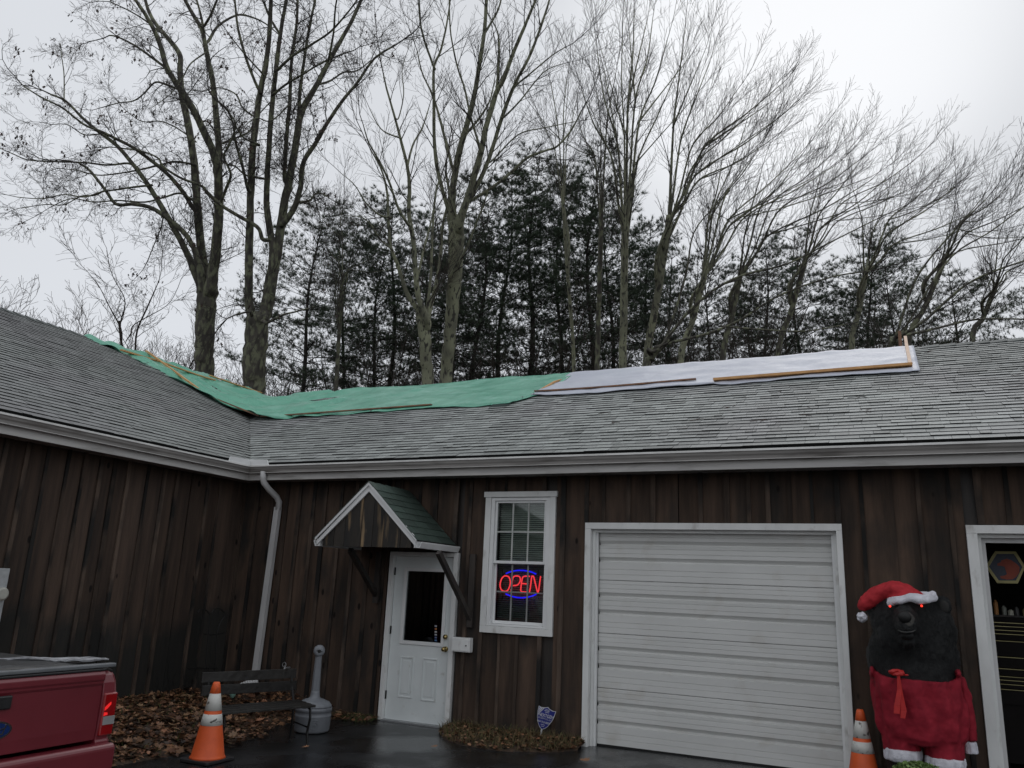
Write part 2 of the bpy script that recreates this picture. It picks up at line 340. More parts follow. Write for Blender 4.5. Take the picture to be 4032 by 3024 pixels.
def ltone():
    k = rnd.random()
    if k < .18: return (1.9*rnd.uniform(.8,1.2), 2.1, 2.4)
    if k < .45: b = rnd.uniform(.75, 1.35); return (b, b, b*.95)
    if k < .8: b = rnd.uniform(.35, .7); return (b, b*.85, b*.8)
    b = rnd.uniform(.15, .3); return (b, b, b)
lm = MB()
for i in range(19000):
    y = -rnd.random()**.75*7.2+.0
    ex = edge_x(y); x = rnd.uniform(.03, ex+rnd.choice((-.05, 0, .06, .1)))
    if rnd.random() < .25 and x > ex*.8: continue
    leaf(lm, (x, y, max(bank_z(x, y), .012)+rnd.uniform(.005, .035)), (rnd.uniform(.08, .125) if i % 6 == 0 else rnd.choice((.035, .045, .055, .07))), rnd.uniform(0, 6.28), (rnd.gauss(0, .28), rnd.gauss(0, .28)), rnd.uniform(-.1, .4), ltone(), i % 6 > 0)
tag(lm.build('leaf_litter', LEAF), 'carpet of wet brown oak leaves between the left wall and the asphalt', 'leaf litter', kind='stuff')
lm = MB()
for i in range(1500):
    x = rnd.uniform(3.74, 5.5); ye = bed_edge(x); y = ye+(-.02-ye)*rnd.random()**.8
    leaf(lm, (x, y, bed_z(x, y)+rnd.uniform(.004, .02)), rnd.uniform(.03, .085), rnd.uniform(0, 6.28), (rnd.gauss(0, .3), rnd.gauss(0, .3)), rnd.uniform(-.1, .5), ltone(), True)
for i in range(200):
    x = rnd.uniform(1.9, 2.72); y = -rnd.random()**2*.4-.03
    leaf(lm, (x, y, .03), rnd.uniform(.05, .1), rnd.uniform(0, 6.28), (rnd.gauss(0, .3), rnd.gauss(0, .3)), rnd.uniform(-.1, .5), ltone(), True)
tag(lm.build('leaf_litter', LEAF), 'brown leaves and needles heaped in the bed below the OPEN window', 'leaf litter', kind='stuff')
GRASS = mat('dead_grass', (.16, .12, .055), (.09, .075, .035), 3, rough=.8, attr='tone')
gm = MB()
def blades(n, fx, h0, h1, green):
    for i in range(n):
        x, y, z = fx(); h = rnd.uniform(h0, h1); a = rnd.uniform(0, 6.28); w = .003; lx, ly = rnd.gauss(0, .5)*h, rnd.gauss(0, .5)*h
        gm.tone = (.5, .9, .45) if rnd.random() < green else (1, 1, 1)
        ca, sa = math.cos(a)*w, math.sin(a)*w
        gm.add([(x-ca, y-sa, z), (x+ca, y+sa, z), (x+lx*.5+ca*.7, y+ly*.5+sa*.7, z+h*.7), (x+lx*.5-ca*.7, y+ly*.5-sa*.7, z+h*.7), (x+lx*1.2, y+ly*1.2, z+h)], [(0,1,2,3),(3,2,4)])
def fa():
    x = rnd.uniform(3.75, 5.5); ye = bed_edge(x); y = ye+(-.02-ye)*rnd.random(); return x, y, bed_z(x, y)
def fb():
    x = rnd.uniform(1.9, 2.73); y = -.02-.35*rnd.random(); return x, y, .0
def fc():
    y = rnd.uniform(-5, -1); x = rnd.uniform(.1, edge_x(y)-.05); 
    
    return x, y, bank_z(x, y)+.01
blades(1500, fa, .03, .11, .12); blades(500, fb, .03, .08, .6); blades(900, fc, .03, .07, .5)
tag(gm.build('dead_grass', GRASS), 'thin tufts of dead and green grass poking through the fallen leaves', 'grass', kind='stuff')
# single leaves lying on the asphalt
for (u, v, lab) in ((1263, 1641, 'pale curled oak leaf lying on asphalt beside the garage door'), (938, 1611, 'tan leaf on the wet asphalt left of the leaf bed'), (1048, 1600, 'light tan oak leaf at the front edge of the leaf bed'), (660, 1612, 'small tan leaf on asphalt below the ash receptacle')):
    p = on(u, v, 2, .02); m_ = MB(); leaf(m_, (p.x, p.y, .012), .15 if u == 1263 else .09, rnd.uniform(0, 6), (.1, .1), .35, (1.9, 2.0, 2.2))
    tag(m_.build('fallen_leaf', LEAF), lab, 'leaf', 'single leaves on the asphalt')
for o in [o for o in COL.objects if o.name.startswith('fallen_leaf') or o.name.startswith('leaf_litter')]: o.color = (0, 0, 0, 1)
# ================================================================== BUILDING
K = 3.49; RY = 4.25; RX = -5.30; EY = -.38; EX = .38
def zmain(y): return K+.5*min(y, 2*RY-y)
def zleft(x): return K+.5*min(-x, x-2*RX)
B = empty('shop_building', (4, 0, 0), 'L-shaped single storey shop with dark board siding and grey shingle roof under tarps', 'building')
# --- wall bodies
wm = MB()
def wallpiece(mb, x0, x1, y0, y1, holes, z1=3.12):
    xs = sorted({x0, x1, *[h[0] for h in holes], *[h[1] for h in holes]})
    for a, b in zip(xs, xs[1:]):
        hs = [h for h in holes if h[0] <= a and h[1] >= b]
        if not hs: mb.box(a, b, y0, y1, -.05, z1)
        else:
            h = hs[0]
            if h[2] > 0: mb.box(a, b, y0, y1, -.05, h[2])
            mb.box(a, b, y0, y1, h[3], z1)
HOLES = [(2.72, 3.72, 0, 2.09), (4.20, 4.98, 1.22, 2.80), (5.54, 8.285, 0, 2.43), (9.585, 12.4, 0, 2.43)]
wallpiece(wm, 0, 16, .03, .15, HOLES)
front = wm.build('wall', DARKWOOD, B); front['label'] = 'long front wall with doors and window'
lw = MB(); lw.box(-.15, -.03, -12, .15, -.05, 3.12)
left = lw.build('wall', DARKWOOD, B); left['label'] = 'left wing wall at right angles to the front wall'
bw = MB(); bw.box(-11, 16, 2*RY-.15, 2*RY, -.05, 3.5); bw.box(15.9, 16, .15, 2*RY-.15, -.05, 3.5); bw.box(-10.6, -10.5, -12, 2*RY-.15, -.05, 3.5); bw.box(-10.5, -.15, -12, -11.9, -.05, 3.5)
bw.prism([(0, 3.5), (2*RY, 3.5), (RY, K+.5*RY-.05)], (0,1,0), (0,0,1), (.1,0,0), (15.9,0,0)); bw.prism([(2*RX, 3.5), (0, 3.5), (RX, K-.5*RX-.05)], (1,0,0), (0,0,1), (0,.1,0), (0,-12,0))
bk = bw.build('wall', DARKWOOD, B); bk['label'] = 'back and end walls'
# --- boards and battens on the front wall, each a piece
def board_run(a0, a1, fixed, axis, parent, holes, seed):
    rr = random.Random(seed); a = a0; k = 0
    while a < a1-.02:
        w = min(rr.uniform(.20, .31), a1-a); cuts = []
        def piece(x0, x1, nm, m, d0, d1, wav):
            segs = [(-.02, 3.10)]
            mid0, mid1 = x0, x1
            for h in holes:
                if mid1 > h[0]+.004 and mid0 < h[1]-.004:
                    if mid0 < h[0]-.06: mid1 = h[0]   # ends beside the opening
                    elif mid1 > h[1]+.06: mid0 = h[1]
            x0, x1 = mid0, mid1
            for h in holes:
                if x1 > h[0]+.004 and x0 < h[1]-.004:
                    segs = [s for q in segs for s in ((q[0], min(q[1], h[2])), (max(q[0], h[3]), q[1])) if s[1]-s[0] > .03]
            for (z0, z1) in segs:
                if z0 < 0: z0 += rr.uniform(-.01, .03)
                mb = MB(); n = max(1, int((z1-z0)/.35)); vs = []
                lean = rr.uniform(-.008, .008)
                for i in range(n+1):
                    z = z0+(z1-z0)*i/n; e0 = rr.uniform(-wav, wav)+lean*z/3; e1 = rr.uniform(-wav, wav)+lean*z/3; dd = rr.uniform(-.002, .002)
                    for (q, d) in ((x0+e0, d0), (x1+e1, d0), (x1+e1, d1+dd), (x0+e0, d1+dd)):
                        vs.append((q, -d, z) if axis == 'x' else (d, q, z))
                fs = [(0,1,2,3), (4*n+3, 4*n+2, 4*n+1, 4*n)]
                for i in range(n):
                    for j in range(4): fs.append((4*i+j, 4*i+(j+1)%4, 4*i+4+(j+1)%4, 4*i+4+j))
                mb.add(vs, fs); mb.build(nm, m, parent)
        th = rr.uniform(.006, .02)
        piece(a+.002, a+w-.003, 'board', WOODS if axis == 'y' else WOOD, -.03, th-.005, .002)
        bwid = rr.uniform(.035, .065)
        if rr.random() < .9: piece(a+w-bwid/2, a+w+bwid/2, 'batten', BATTEN, th-.004, .024+rr.uniform(0, .012), .004)
        a += w; k += 1
BH = [(2.66, 3.78, -1, 2.12), (4.10, 5.08, 1.15, 2.89), (5.47, 8.345, -1, 2.50), (9.49, 12.5, -1, 2.50)]
board_run(.03, 14.5, 0, 'x', front, BH, 11)
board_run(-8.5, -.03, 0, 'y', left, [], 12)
# --- soffit, fascia, gutters
sf = MB(); sf.box(.36, 16, -.36, -.001, 3.075, 3.095); sf.box(.001, .359, -12, -.001, 3.075, 3.095)
sf.build('soffit', GUTTER, B)
fb_ = MB(); fb_.box(.36, 16, -.375, -.36, 3.055, 3.26); fb_.build('fascia', FASC, B)
fb_ = MB(); fb_.box(.36, .375, -12, -.376, 3.055, 3.26); fb_.build('fascia', FASC, B)
KP = [(0,0),(.062,0),(.072,.03),(.088,.05),(.098,.085),(.098,.095),(.090,.095),(.088,.088),(.08,.055),(.064,.036),(.056,.008),(.006,.008),(.006,.095),(0,.095)]
def gutter(mat_, z, mitre=.0):
    pass
gx = MB(); vs = []; fs = []; n = len(KP)
for q in KP: vs.append((.376+q[0]+.0, -.376-q[0], 3.155+q[1]))     # mitred inner corner
for q in KP: vs.append((16, -.376-q[0], 3.155+q[1]))
fs = [(i, (i+1)%n, n+(i+1)%n, n+i) for i in range(n)]; fs.append(tuple(range(n, 2*n)))
gx.add(vs, fs); gu1 = gx.build('gutter', GUTTER, B)
gy = MB(); vs = [(.376+q[0], -.376-q[0], 3.155+q[1]) for q in KP]+[(.376+q[0], -12, 3.155+q[1]) for q in KP]
fs = [(i, n+i, n+(i+1)%n, (i+1)%n) for i in range(n)]; fs.append(tuple(range(2*n-1, n-1, -1)))
gy.add(vs, fs); gu2 = gy.build('gutter', GUTTER, B)
lp = MB(); lp.box(.486, 16, -.486, -.4745, 3.236, 3.258); lp.box(.486, 16, -.4745, -.46, 3.2505, 3.258); lp.build('lip', GUTLIP, gu1)
lp = MB(); lp.box(.4745, .486, -12, -.488, 3.236, 3.258); lp.box(.46, .4745, -12, -.488, 3.2505, 3.258); lp.build('lip', GUTLIP, gu2)
lp = MB(); lp.box(.45, 16, -.452, -.439, 3.148, 3.1545); lp.build('highlight_strip', FASC, gu1)  # thin pale strip added as the highlight along the gutter's bottom edge
lp = MB(); lp.box(.439, .452, -12, -.453, 3.148, 3.1545); lp.build('highlight_strip', FASC, gu2)
lp = MB(); x = .8
while x < 15: lp.box(x, x+.012, -.46, -.38, 3.238, 3.249); x += .9
lp.build('hanger', GUTLIP, gu1)
# white splash guard in the inner corner
sg = MB(); sg.box(.40, .41, -.78, -.40, 3.25, 3.335); sg.box(.41, .80, -.42, -.41, 3.25, 3.335)
sg = MB(); a = .475
sg.prism([(0,0),(.34,.0),(.30,.075),(0,.085)], (1,0,0), (0,0,1), (0,.012,0), (a,-a,3.257)); sg.prism([(0,0),(.42,.0),(.40,.07),(0,.085)], (0,-1,0), (0,0,1), (-.012,0,0), (a,-a,3.257))
sg.build('splash_guard', VINYL, B)
# --- downspout
e0 = H(568, 1036, -.43); 
dsp = empty('dspt', (0,0,0)); bpy.data.objects.remove(dsp)
db = MB(); pth = [(.70, -.43, 3.17), (.70, -.43, 3.08), (.705, -.41, 3.02), (.72, -.30, 2.93), (.735, -.14, 2.84), (.735, -.075, 2.77), (.732, -.072, 2.66)]
db.tube(pth, .044, 12); db.build('downspout_elbow', SPOUT, B, smooth=True)
db = MB(); db.box(-.045, .045, -.032, .032, 0, 2.30)
for xx in (-.03, -.01, .012, .032): db.box(xx-.004, xx+.004, -.036, -.0315, .02, 2.28)
for v_ in range(len(db.v)): 
    x_, y_, z_ = db.v[v_]; db.v[v_] = (.66+x_+z_*.028, -.075+y_, .40+z_)
db.build('downspout', SPOUT, B)
# --- roof decks
rd = MB()
def slab(mb, P, th=.03):
    P = [Vector(p) for p in P]; nrm = (P[1]-P[0]).cross(P[2]-P[0]).normalized()
    if nrm.z < 0: P.reverse(); nrm = -nrm
    n = len(P); mb.add([p for p in P]+[p-nrm*th for p in P], [tuple(range(n)), tuple(range(2*n-1, n-1, -1))]+[(i, n+i, n+(i+1)%n, (i+1)%n) for i in range(n)])
zr = K+.5*RY; zl = K-.5*RX; vx = -RY
slab(rd, [(EX-.0, -EX, K-.5*.38), (16.2, EY, K-.19), (16.2, RY, zr), (vx, RY, zr)])
slab(rd, [(vx, RY, zr), (16.2, RY, zr), (16.2, 2*RY+.38, K-.19), (2*RX-.38, 2*RY+.38, K-.19), (RX, 2*RY+.38-.0, K-.19)])
roof1 = rd.build('roof', DECK, B); roof1['label'] = 'main roof slope of grey asphalt shingles'
rd = MB()
slab(rd, [(EX, -EX, K-.19), (EX, -12.3, K-.19), (RX, -12.3, zl), (RX, 2*RY+.3, zl), (-RY-.0, 2*RY+.3, K+.5*RY), (vx, RY, zr)])
slab(rd, [(RX, -12.3, zl), (2*RX-.38, -12.3, K-.19), (2*RX-.38, 2*RY+.3, K-.19), (RX, 2*RY+.3, zl)])
roof2 = rd.build('roof', DECK, B); roof2['label'] = 'left wing roof slope running to the inner valley'
# --- shingles: every tab is geometry; the 300 that show largest are single objects
SN = math.sqrt(1.25); EXPO = .140
up = Vector((0, 1, .5)).normalized(); nm_ = Vector((0, -.5, 1)).normalized()
def tab_geo(mb, P0, A, Uv, Nn, w, ln, th, lift):
    """P0 lower-left corner, A along the eave, Uv up the slope"""
    a = P0+Nn*lift; b = a+A*w; c = b+Uv*ln; d = a+Uv*ln
    base = [P0, P0+A*w]
    top = [a+Nn*th, b+Nn*th, c+Nn*.001-Nn*lift, d+Nn*.001-Nn*lift]
    mb.add([base[0], base[1], c-Nn*lift, d-Nn*lift]+top, [(4,5,6,7),(0,1,5,4),(1,2,6,5),(3,0,4,7)])
EDGEM = mat('cut_edge_shadow_line', (.018, .019, .019), rough=.8, spec=.2)  # black cut edges, also painting the shadow lines between courses
def edges_black(me): me.polygons.foreach_set('material_index', [1 if i % 4 else 0 for i in range(len(me.polygons))])
tabs = []
def tarp_cover(x, y):
    if -1.9 < x < 3.2 and y > 2.35: return True
    if 3.8 < x < 9.15 and y > 2.75: return True
    if x < -1.9 and y > 1.0 and x > -4.9 and (y > 1.9+(-x-2.2)*-.15): return y > 2.3
    return False
rs = random.Random(5)
nrow = int((RY+.38)*SN/EXPO)+1
for i in range(nrow):
    s0 = i*EXPO-.012; y = EY-.012+s0/SN; z = K+.5*y
    if s0 > (RY+.38)*SN-.06: break
    xs = max(-y-.10, vx)+rs.uniform(-.2, 0); x = xs
    while x < 14.6:
        w = rs.choice((.12, .16, .2, .24, .3, .34, .1))
        tabs.append((0, x, y, z, w, rs.choice((.0, .0, .0045)), rs.choice((.74, .84, .93, 1.0, 1.06, 1.12, 1.17))*rs.uniform(.95, 1.05), i)); x += w
nrow2 = int((-RX+.38)*SN/EXPO)+1
for i in range(nrow2):
    s0 = i*EXPO-.012; x = EX+.012-s0/SN; z = K-.5*x
    if s0 > (-RX+.38)*SN-.06: break
    y = min(-x+.02, 4.6) if x > -4.3 else 8.4
    y += rs.uniform(0, .15)
    while y > -9.5:
        w = rs.choice((.12, .16, .2, .24, .3, .34, .1))
        tabs.append((1, x, y, z, w, rs.choice((.0, .0, .004)), rs.choice((.66, .69, .72, .74, .76, .79, .82))*rs.uniform(.96, 1.04), i)); y -= w  # left slope darker: wet, and its weaker light put into the tone
cand = []
for k, t in enumerate(tabs):
    if t[0] == 0: c_ = (t[1]+t[4]/2, t[2]+.06, t[3]+.03)
    else: c_ = (t[1]-.06, t[2]-t[4]/2, t[3]+.03)
    q = inview(c_)
    if q is None or not (0 < q[0] < 4032 and 0 < q[1] < 3024) or (t[0] == 0 and tarp_cover(t[1], t[2])): continue
    cand.append((t[4]*(-1)/(q[2]**2), k))
cand.sort(); single = {k for _, k in cand[:298]}
big = [MB(), MB()]; unit = {}
A0, U0, N0 = Vector((1,0,0)), Vector((0,1,.5)).normalized(), Vector((0,-.5,1)).normalized()
A1, U1, N1 = Vector((0,-1,0)), Vector((-1,0,.5)).normalized(), Vector((.5,0,1)).normalized()
for k, (side, x, y, z, w, lift, tone, row) in enumerate(tabs):
    A, Uv, Nn = (A0, U0, N0) if side == 0 else (A1, U1, N1)
    tone *= 1+.22*noise.noise(Vector((x*.35, y*.35, 2)))
    P0 = Vector((x, y, z))+Nn*(.004+.004*noise.noise(Vector((x*1.5, y*1.5, row*3.7)))+.003)
    if k in single:
        key = (side, round(w, 2), round(lift, 4))
        if key not in unit:
            um = MB(); tab_geo(um, Vector((0,0,0)), A, Uv, Nn, w-.003, EXPO+.02, .011, lift); unit[key] = um.mesh('shingle'); unit[key].materials.append(SHING); unit[key].materials.append(EDGEM); edges_black(unit[key])
        o = bpy.data.objects.new('shingle', unit[key]); COL.objects.link(o); par = (roof1, roof2)[side]; o.parent = par
        o.location = P0-Vector(POS[par.name]); o.color = (tone, tone, tone, 1)
    else:
        mb = big[side]; mb.tone = tone; tab_geo(mb, P0, A, Uv, Nn, w-.003, EXPO+.02, .011, lift)
for i in (0, 1):
    o = big[i].build('shingle_field', (SHING, EDGEM), (roof1, roof2)[i]); edges_black(o.data); o['kind'] = 'stuff'; o.color = (0, 0, 0, 1)
# ridge caps
x = 9.45; i = 0
CAPM = mat('ridge_cap_shingle', (.13, .145, .14), (.09, .1, .1), 30, rough=.7, rand=.2)
while x < 14.4:
    mb = MB(); th = .010; d_ = .15
    for k2, sgn in ((0, -1), (1, 1)):
        a = Vector((x, RY, zr+.02)); e = Vector((x, RY+sgn*d_, zr+.02-d_*.5)); lx = Vector((.235, 0, .004 if 0 else -.002)); rise = Vector((0, 0, .018))
        P = [a, e, e+lx+rise, a+lx+rise]; mb.add(P+[p-Vector((0,0,th)) for p in P], [(0,1,2,3),(7,6,5,4),(0,4,5,1),(1,5,6,2),(2,6,7,3),(3,7,4,0)])
    mb.build('ridge_cap', CAPM, roof1); x += .225; i += 1
y = .6
while y > -9:
    mb = MB(); th = .010; d_ = .15
    for sgn in (-1, 1):
        a = Vector((RX, y, zl+.02)); e = Vector((RX+sgn*d_, y, zl+.02-d_*.5)); lx = Vector((0, -.235, 0)); rise = Vector((0, 0, .016))
        P = [a, e, e+lx+rise, a+lx+rise]; mb.add(P+[p-Vector((0,0,th)) for p in P], [(0,1,2,3),(7,6,5,4),(0,4,5,1),(1,5,6,2),(2,6,7,3),(3,7,4,0)])
    mb.build('ridge_cap', CAPM, roof2); y -= .225
# small twigs and needles lying on the roof
tw = MB(); rr = random.Random(3)
for i in range(26):
    x = rr.uniform(3, 12.5); y = rr.uniform(0, 2.4) if x < 9.3 else rr.uniform(0, 3.9); z = K+.5*y+.02
    for k2 in range(rr.choice((1, 2, 4, 5))):
        a = rr.uniform(0, 6.28); l_ = rr.uniform(.05, .14); p = Vector((x+rr.uniform(-.04, .04), y, z)); q = p+Vector((math.cos(a)*l_, math.sin(a)*l_*.8, math.sin(a)*l_*.4))
        tw.tube([p, q], .003, 4)
tag(tw.build('roof_debris', DLEAF), 'scattered twigs and pine needles fallen on the grey roof', 'debris', kind='stuff')
# ================================================================== TARPS AND STRIPS
def smax(a, b, k=.22):
    h = max(k-abs(a-b), 0)/k; return max(a, b)+h*h*k*.25
def drape(x, y, k=.22): return smax(zmain(y) if x > RX-3 else -9, zleft(x) if True else -9, k)
def interp(C, t):
    n = len(C)-1; i = min(n-1, int(t*n)); f = t*n-i; return (C[i][0]+(C[i+1][0]-C[i][0])*f, C[i][1]+(C[i+1][1]-C[i][1])*f)
def tarp(name, Bc, Tc, ns, ntt, m, wr, kk, mid=None, hem=True):
    vs = []; fs = []
    for i in range(ns+1):
        s = i/ns; b = interp(Bc, s); t_ = interp(Tc, s)
        for j in range(ntt+1):
            t = j/ntt; x = b[0]+(t_[0]-b[0])*t; y = b[1]+(t_[1]-b[1])*t
            if j == 0: y += .06*noise.noise(Vector((x*1.7, 4, 0)))+.03*noise.noise(Vector((x*5, 4, 0)))
            z = drape(x, y, kk)+.035+wr(x, y, s, t)
            vs.append((x, y, z))
    for i in range(ns):
        for j in range(ntt): a = i*(ntt+1)+j; fs.append((a, a+ntt+1, a+ntt+2, a+1))
    mb = MB(); mb.add(vs, fs); o = mb.build(name, m, smooth=True)
    sm = o.modifiers.new('thick', 'SOLIDIFY'); sm.thickness = .006; sm.offset = 0
    return o
def wrg(x, y, s, t):
    w = .030*noise.noise(Vector((x*1.1, y*2.0, 0)))+.016*noise.noise(Vector((x*3.1+y*2, y*5, 4)))
    if x < -.2:   # deep folds hanging across the valley
        f = min(1, (-.2-x)/1.2)
        w += f*(.045*math.sin(8.5*(y-.45*x)+2*noise.noise(Vector((x, y, 1)))*2)+.035*math.sin(17*(y+.25*x)+1.3)*noise.noise(Vector((x*.8, y*.8, 8))))
    w += .022*math.exp(-((x+1.6-1.5*(y-2.2))/.06)**2)*(1 if 2.2 < y < 4.2 else 0)
    w += .02*math.exp(-((y-3.1+.10*(x-1))/.04)**2)+.02*math.exp(-((y-3.7-.12*(x-1))/.04)**2)+.012*math.exp(-((y-2.28+.04*(x-1))/.035)**2)*(1 if x > 1 else .3)
    return w+.012
Gb = [(-5.08, .62), (-4.86, .95), (-4.66, 1.26), (-4.10, 1.52), (-3.54, 1.74), (-2.85, 1.88), (-2.3, 2.18), (-1.96, 2.08), (-1.0, 2.10), (0, 2.13), (1.0, 2.18), (1.8, 2.20), (2.6, 2.13), (3.34, 2.08), (3.72, 2.85)]
Gt = [(-5.55, .62), (-5.6, 1.2), (-5.6, 1.9), (-5.6, 2.7), (-5.6, 3.6), (-5.6, 4.6), (-5.5, 5.6), (-4.6, 5.2), (-3.2, 4.7), (-2.0, 4.55), (-.8, 4.55), (.5, 4.55), (1.8, 4.55), (3.0, 4.55), (3.72, 4.55)]
gt_ = tarp('green_tarp', Gb, Gt, 230, 44, GREENT, wrg, .55)
tag(gt_, 'crinkled green tarp draped over the roof valley and ridge on the left', 'tarp')
fold = MB(); fold.add([(3.05, 2.10, drape(3.05, 2.1)+.05), (3.42, 2.06, drape(3.4, 2.06)+.05), (3.30, 2.02, drape(3.3, 2.0)+.02), (3.02, 2.04, drape(3, 2.0)+.03)], [(0,1,2,3)])
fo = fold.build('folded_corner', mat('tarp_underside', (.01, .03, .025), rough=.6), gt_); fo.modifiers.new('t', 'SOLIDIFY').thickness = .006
gr = MB()
for (x, y) in ((3.42, 2.45), (3.55, 2.62), (-3.3, 1.95), (-2.6, 2.25), (0.6, 2.17), (-4.4, 1.5)):
    p = Vector((x, y, drape(x, y)+.062)); gr.lathe(p, [(.018, 0), (.018, .006), (.009, .006), (.009, 0)], 10)
gr.build('grommet', GALV, gt_)
def wrw(x, y, s, t):
    return .022*noise.noise(Vector((x*1.3, y*2.6, 20)))+.012*noise.noise(Vector((x*4, y*5, 24)))+.018+.010*math.exp(-((y-2.62)/.04)**2)+.012*max(0, 1-abs(x-6.65)/.14)*max(0, 1-t*3)
Wb = [(3.50, 2.62), (3.9, 2.50), (4.65, 2.46), (5.6, 2.52), (6.53, 2.55), (6.66, 2.45), (7.4, 2.52), (8.4, 2.50), (9.32, 2.46)]
Wt = [(3.66, 4.55), (4.2, 4.6), (4.9, 4.6), (5.6, 4.6), (6.4, 4.6), (6.8, 4.6), (7.6, 4.6), (8.5, 4.6), (9.34, 4.55)]
wt_ = tarp('white_tarp', Wb, Wt, 150, 30, WHITET, wrw, .2)
tag(wt_, 'pale white tarp laid over the main ridge right of the green one', 'tarp')
def strip(P, w, h, m, label, ext=None):
    mb = MB(); pts = [Vector((x, y, drape(x, y)+.075+dz)) for (x, y, dz) in P]
    for a, b in zip(pts, pts[1:]): mb.beam(a, b, w, h, (0, 0, 1))
    return tag(mb.build('furring_strip', m), label, 'wood strip', 'wood strips nailed over the tarps')
def curve_pts(a, b, amp, n=8): return [(a[0]+(b[0]-a[0])*i/n, a[1]+(b[1]-a[1])*i/n+amp*math.sin(i/n*PI*1.3), 0) for i in range(n+1)]
strip(curve_pts((-1.94, 2.20), (1.78, 2.28), .0), .05, .022, STRIPD, 'long dark wet strip along the lower edge of the green tarp')
strip(curve_pts((3.50, 2.76), (6.22, 2.78), -.05), .045, .022, STRIPD, 'reddish brown strip bowed along the lower left edge of the white tarp')
strip([(6.53, 2.64, 0), (9.24, 2.74, 0)], .17, .035, STRIPT, 'thick honey coloured board along the lower right edge of the white tarp')
strip([(3.66, 4.36, 0), (3.60, 3.4, 0), (3.55, 2.95, -.02)], .045, .025, STRIPT, 'short tan strip running up slope where green and white tarps meet')
mb = MB(); a = Vector((9.22, 2.80, zmain(2.80)+.07)); b = Vector((9.24, 4.28, zmain(RY)+.08)); c_ = b+Vector((0.01, .55, .30))
mb.beam(a, b, .045, .02, (0, -.5, 1)); mb.beam(b, c_, .045, .02, (0, -.5, 1)); tag(mb.build('furring_strip', STRIPP), 'pale upright strip sticking up past the ridge at the right end', 'wood strip', 'wood strips nailed over the tarps')
mb = MB(); a = H(1944, 756, 5.2); b = H(1943, 715, 5.2); a.z = zmain(5.2)+.0; mb.beam(a, b, .04, .05); tag(mb.build('furring_strip', STRIPD), 'brown weathered stick standing behind the ridge near the pale strip', 'wood strip', 'wood strips nailed over the tarps')
strip([(-4.75, 1.12, 0), (-4.80, 1.7, 0), (-4.88, 2.2, 0)], .06, .03, STRIPT, 'tan strip at the upper left end of the green tarp')
strip([(-4.72, 2.0, .03), (-4.60, 2.9, .03), (-4.64, 3.5, .03)], .06, .022, STRIPT, 'tan strip in the middle of the left roof tarp crossing under another')
mb = MB(); a = Vector((-5.30, 2.15, zl+.13)); b = Vector((-3.30, 1.84, drape(-3.30, 1.84)+.09)); mb.beam(a, b, .05, .03); tag(mb.build('furring_strip', STRIPT), 'long strip running diagonally down from the left ridge along the tarp edge', 'wood strip', 'wood strips nailed over the tarps')
strip([(-2.95, 1.94, 0), (-2.05, 2.26, -.01)], .04, .025, STRIPD, 'dark strip ending at the valley point of the green tarp')
strip([(-4.92, 3.6, .05), (-4.88, 4.4, .05), (-4.84, 5.2, .06)], .06, .022, STRIPT, 'far strip on the green tarp just below the left ridge')
# ================================================================== ENTRANCE DOOR
dr = MB(); dr.box(2.70, 2.764, -.035, .10, 0, 2.105); dr.box(3.676, 3.74, -.035, .10, 0, 2.105); dr.box(2.764, 3.676, -.035, .10, 2.05, 2.105)
dfr = dr.build('door_frame', TRIM, B, bevel=.004)
dr = MB(); dr.box(2.764, 3.676, -.06, .10, -.01, .012); dr.build('threshold', GALV, dfr)
g0 = HF(1607.5, 2248, .03); g1 = HF(1738, 2532, .03); gx0, gx1, gz1, gz0 = g0.x, g1.x, g0.z, g1.z
dm = MB(); X0, X1, Z0, Z1 = 2.770, 3.670, .014, 2.046
dm.box(X0, gx0, .02, .06, Z0, Z1); dm.box(gx1, X1, .02, .06, Z0, Z1); dm.box(gx0, gx1, .02, .06, Z0, gz0); dm.box(gx0, gx1, .02, .06, gz1, Z1)
door = dm.build('door', DOORM, B); door['label'] = 'white steel entrance door with one large window'
fm = MB(); e = .045
for (a, b, c_, d_) in ((gx0-e, gx0, gz0-e, gz1+e), (gx1, gx1+e, gz0-e, gz1+e), (gx0, gx1, gz0-e, gz0), (gx0, gx1, gz1, gz1+e)): fm.box(a, b, .004, .019, c_, d_)
fm.build('glass_frame', VINYL, door, bevel=.004)
pn = MB(); pn.box(gx0, gx1, .036, .040, gz0, gz1); GLASS = glassmat('door_glass', (.35, .37, .37)); pn.build('pane', GLASS, door)
for (ua, va, ub, vb) in ((637, 1105, 715, 1368), (772, 1115, 858, 1390)):
    a = HF(1150+.663*ua, 1850+.663*va, .02); b = HF(1150+.663*ub, 1850+.663*vb, .02); x0, x1, z1, z0 = a.x+.02, b.x-.015, a.z, b.z+.02
    pm = MB(); t = .018
    for (p, q, r_, s_) in ((x0, x0+t, z0, z1), (x1-t, x1, z0, z1), (x0+t, x1-t, z0, z0+t), (x0+t, x1-t, z1-t, z1)): pm.box(p, q, .010, .0195, r_, s_)
    pm.box(x0+.05, x1-.05, .013, .0195, z0+.05, z1-.05)
    pm.build('panel', DOORM, door, bevel=.003)
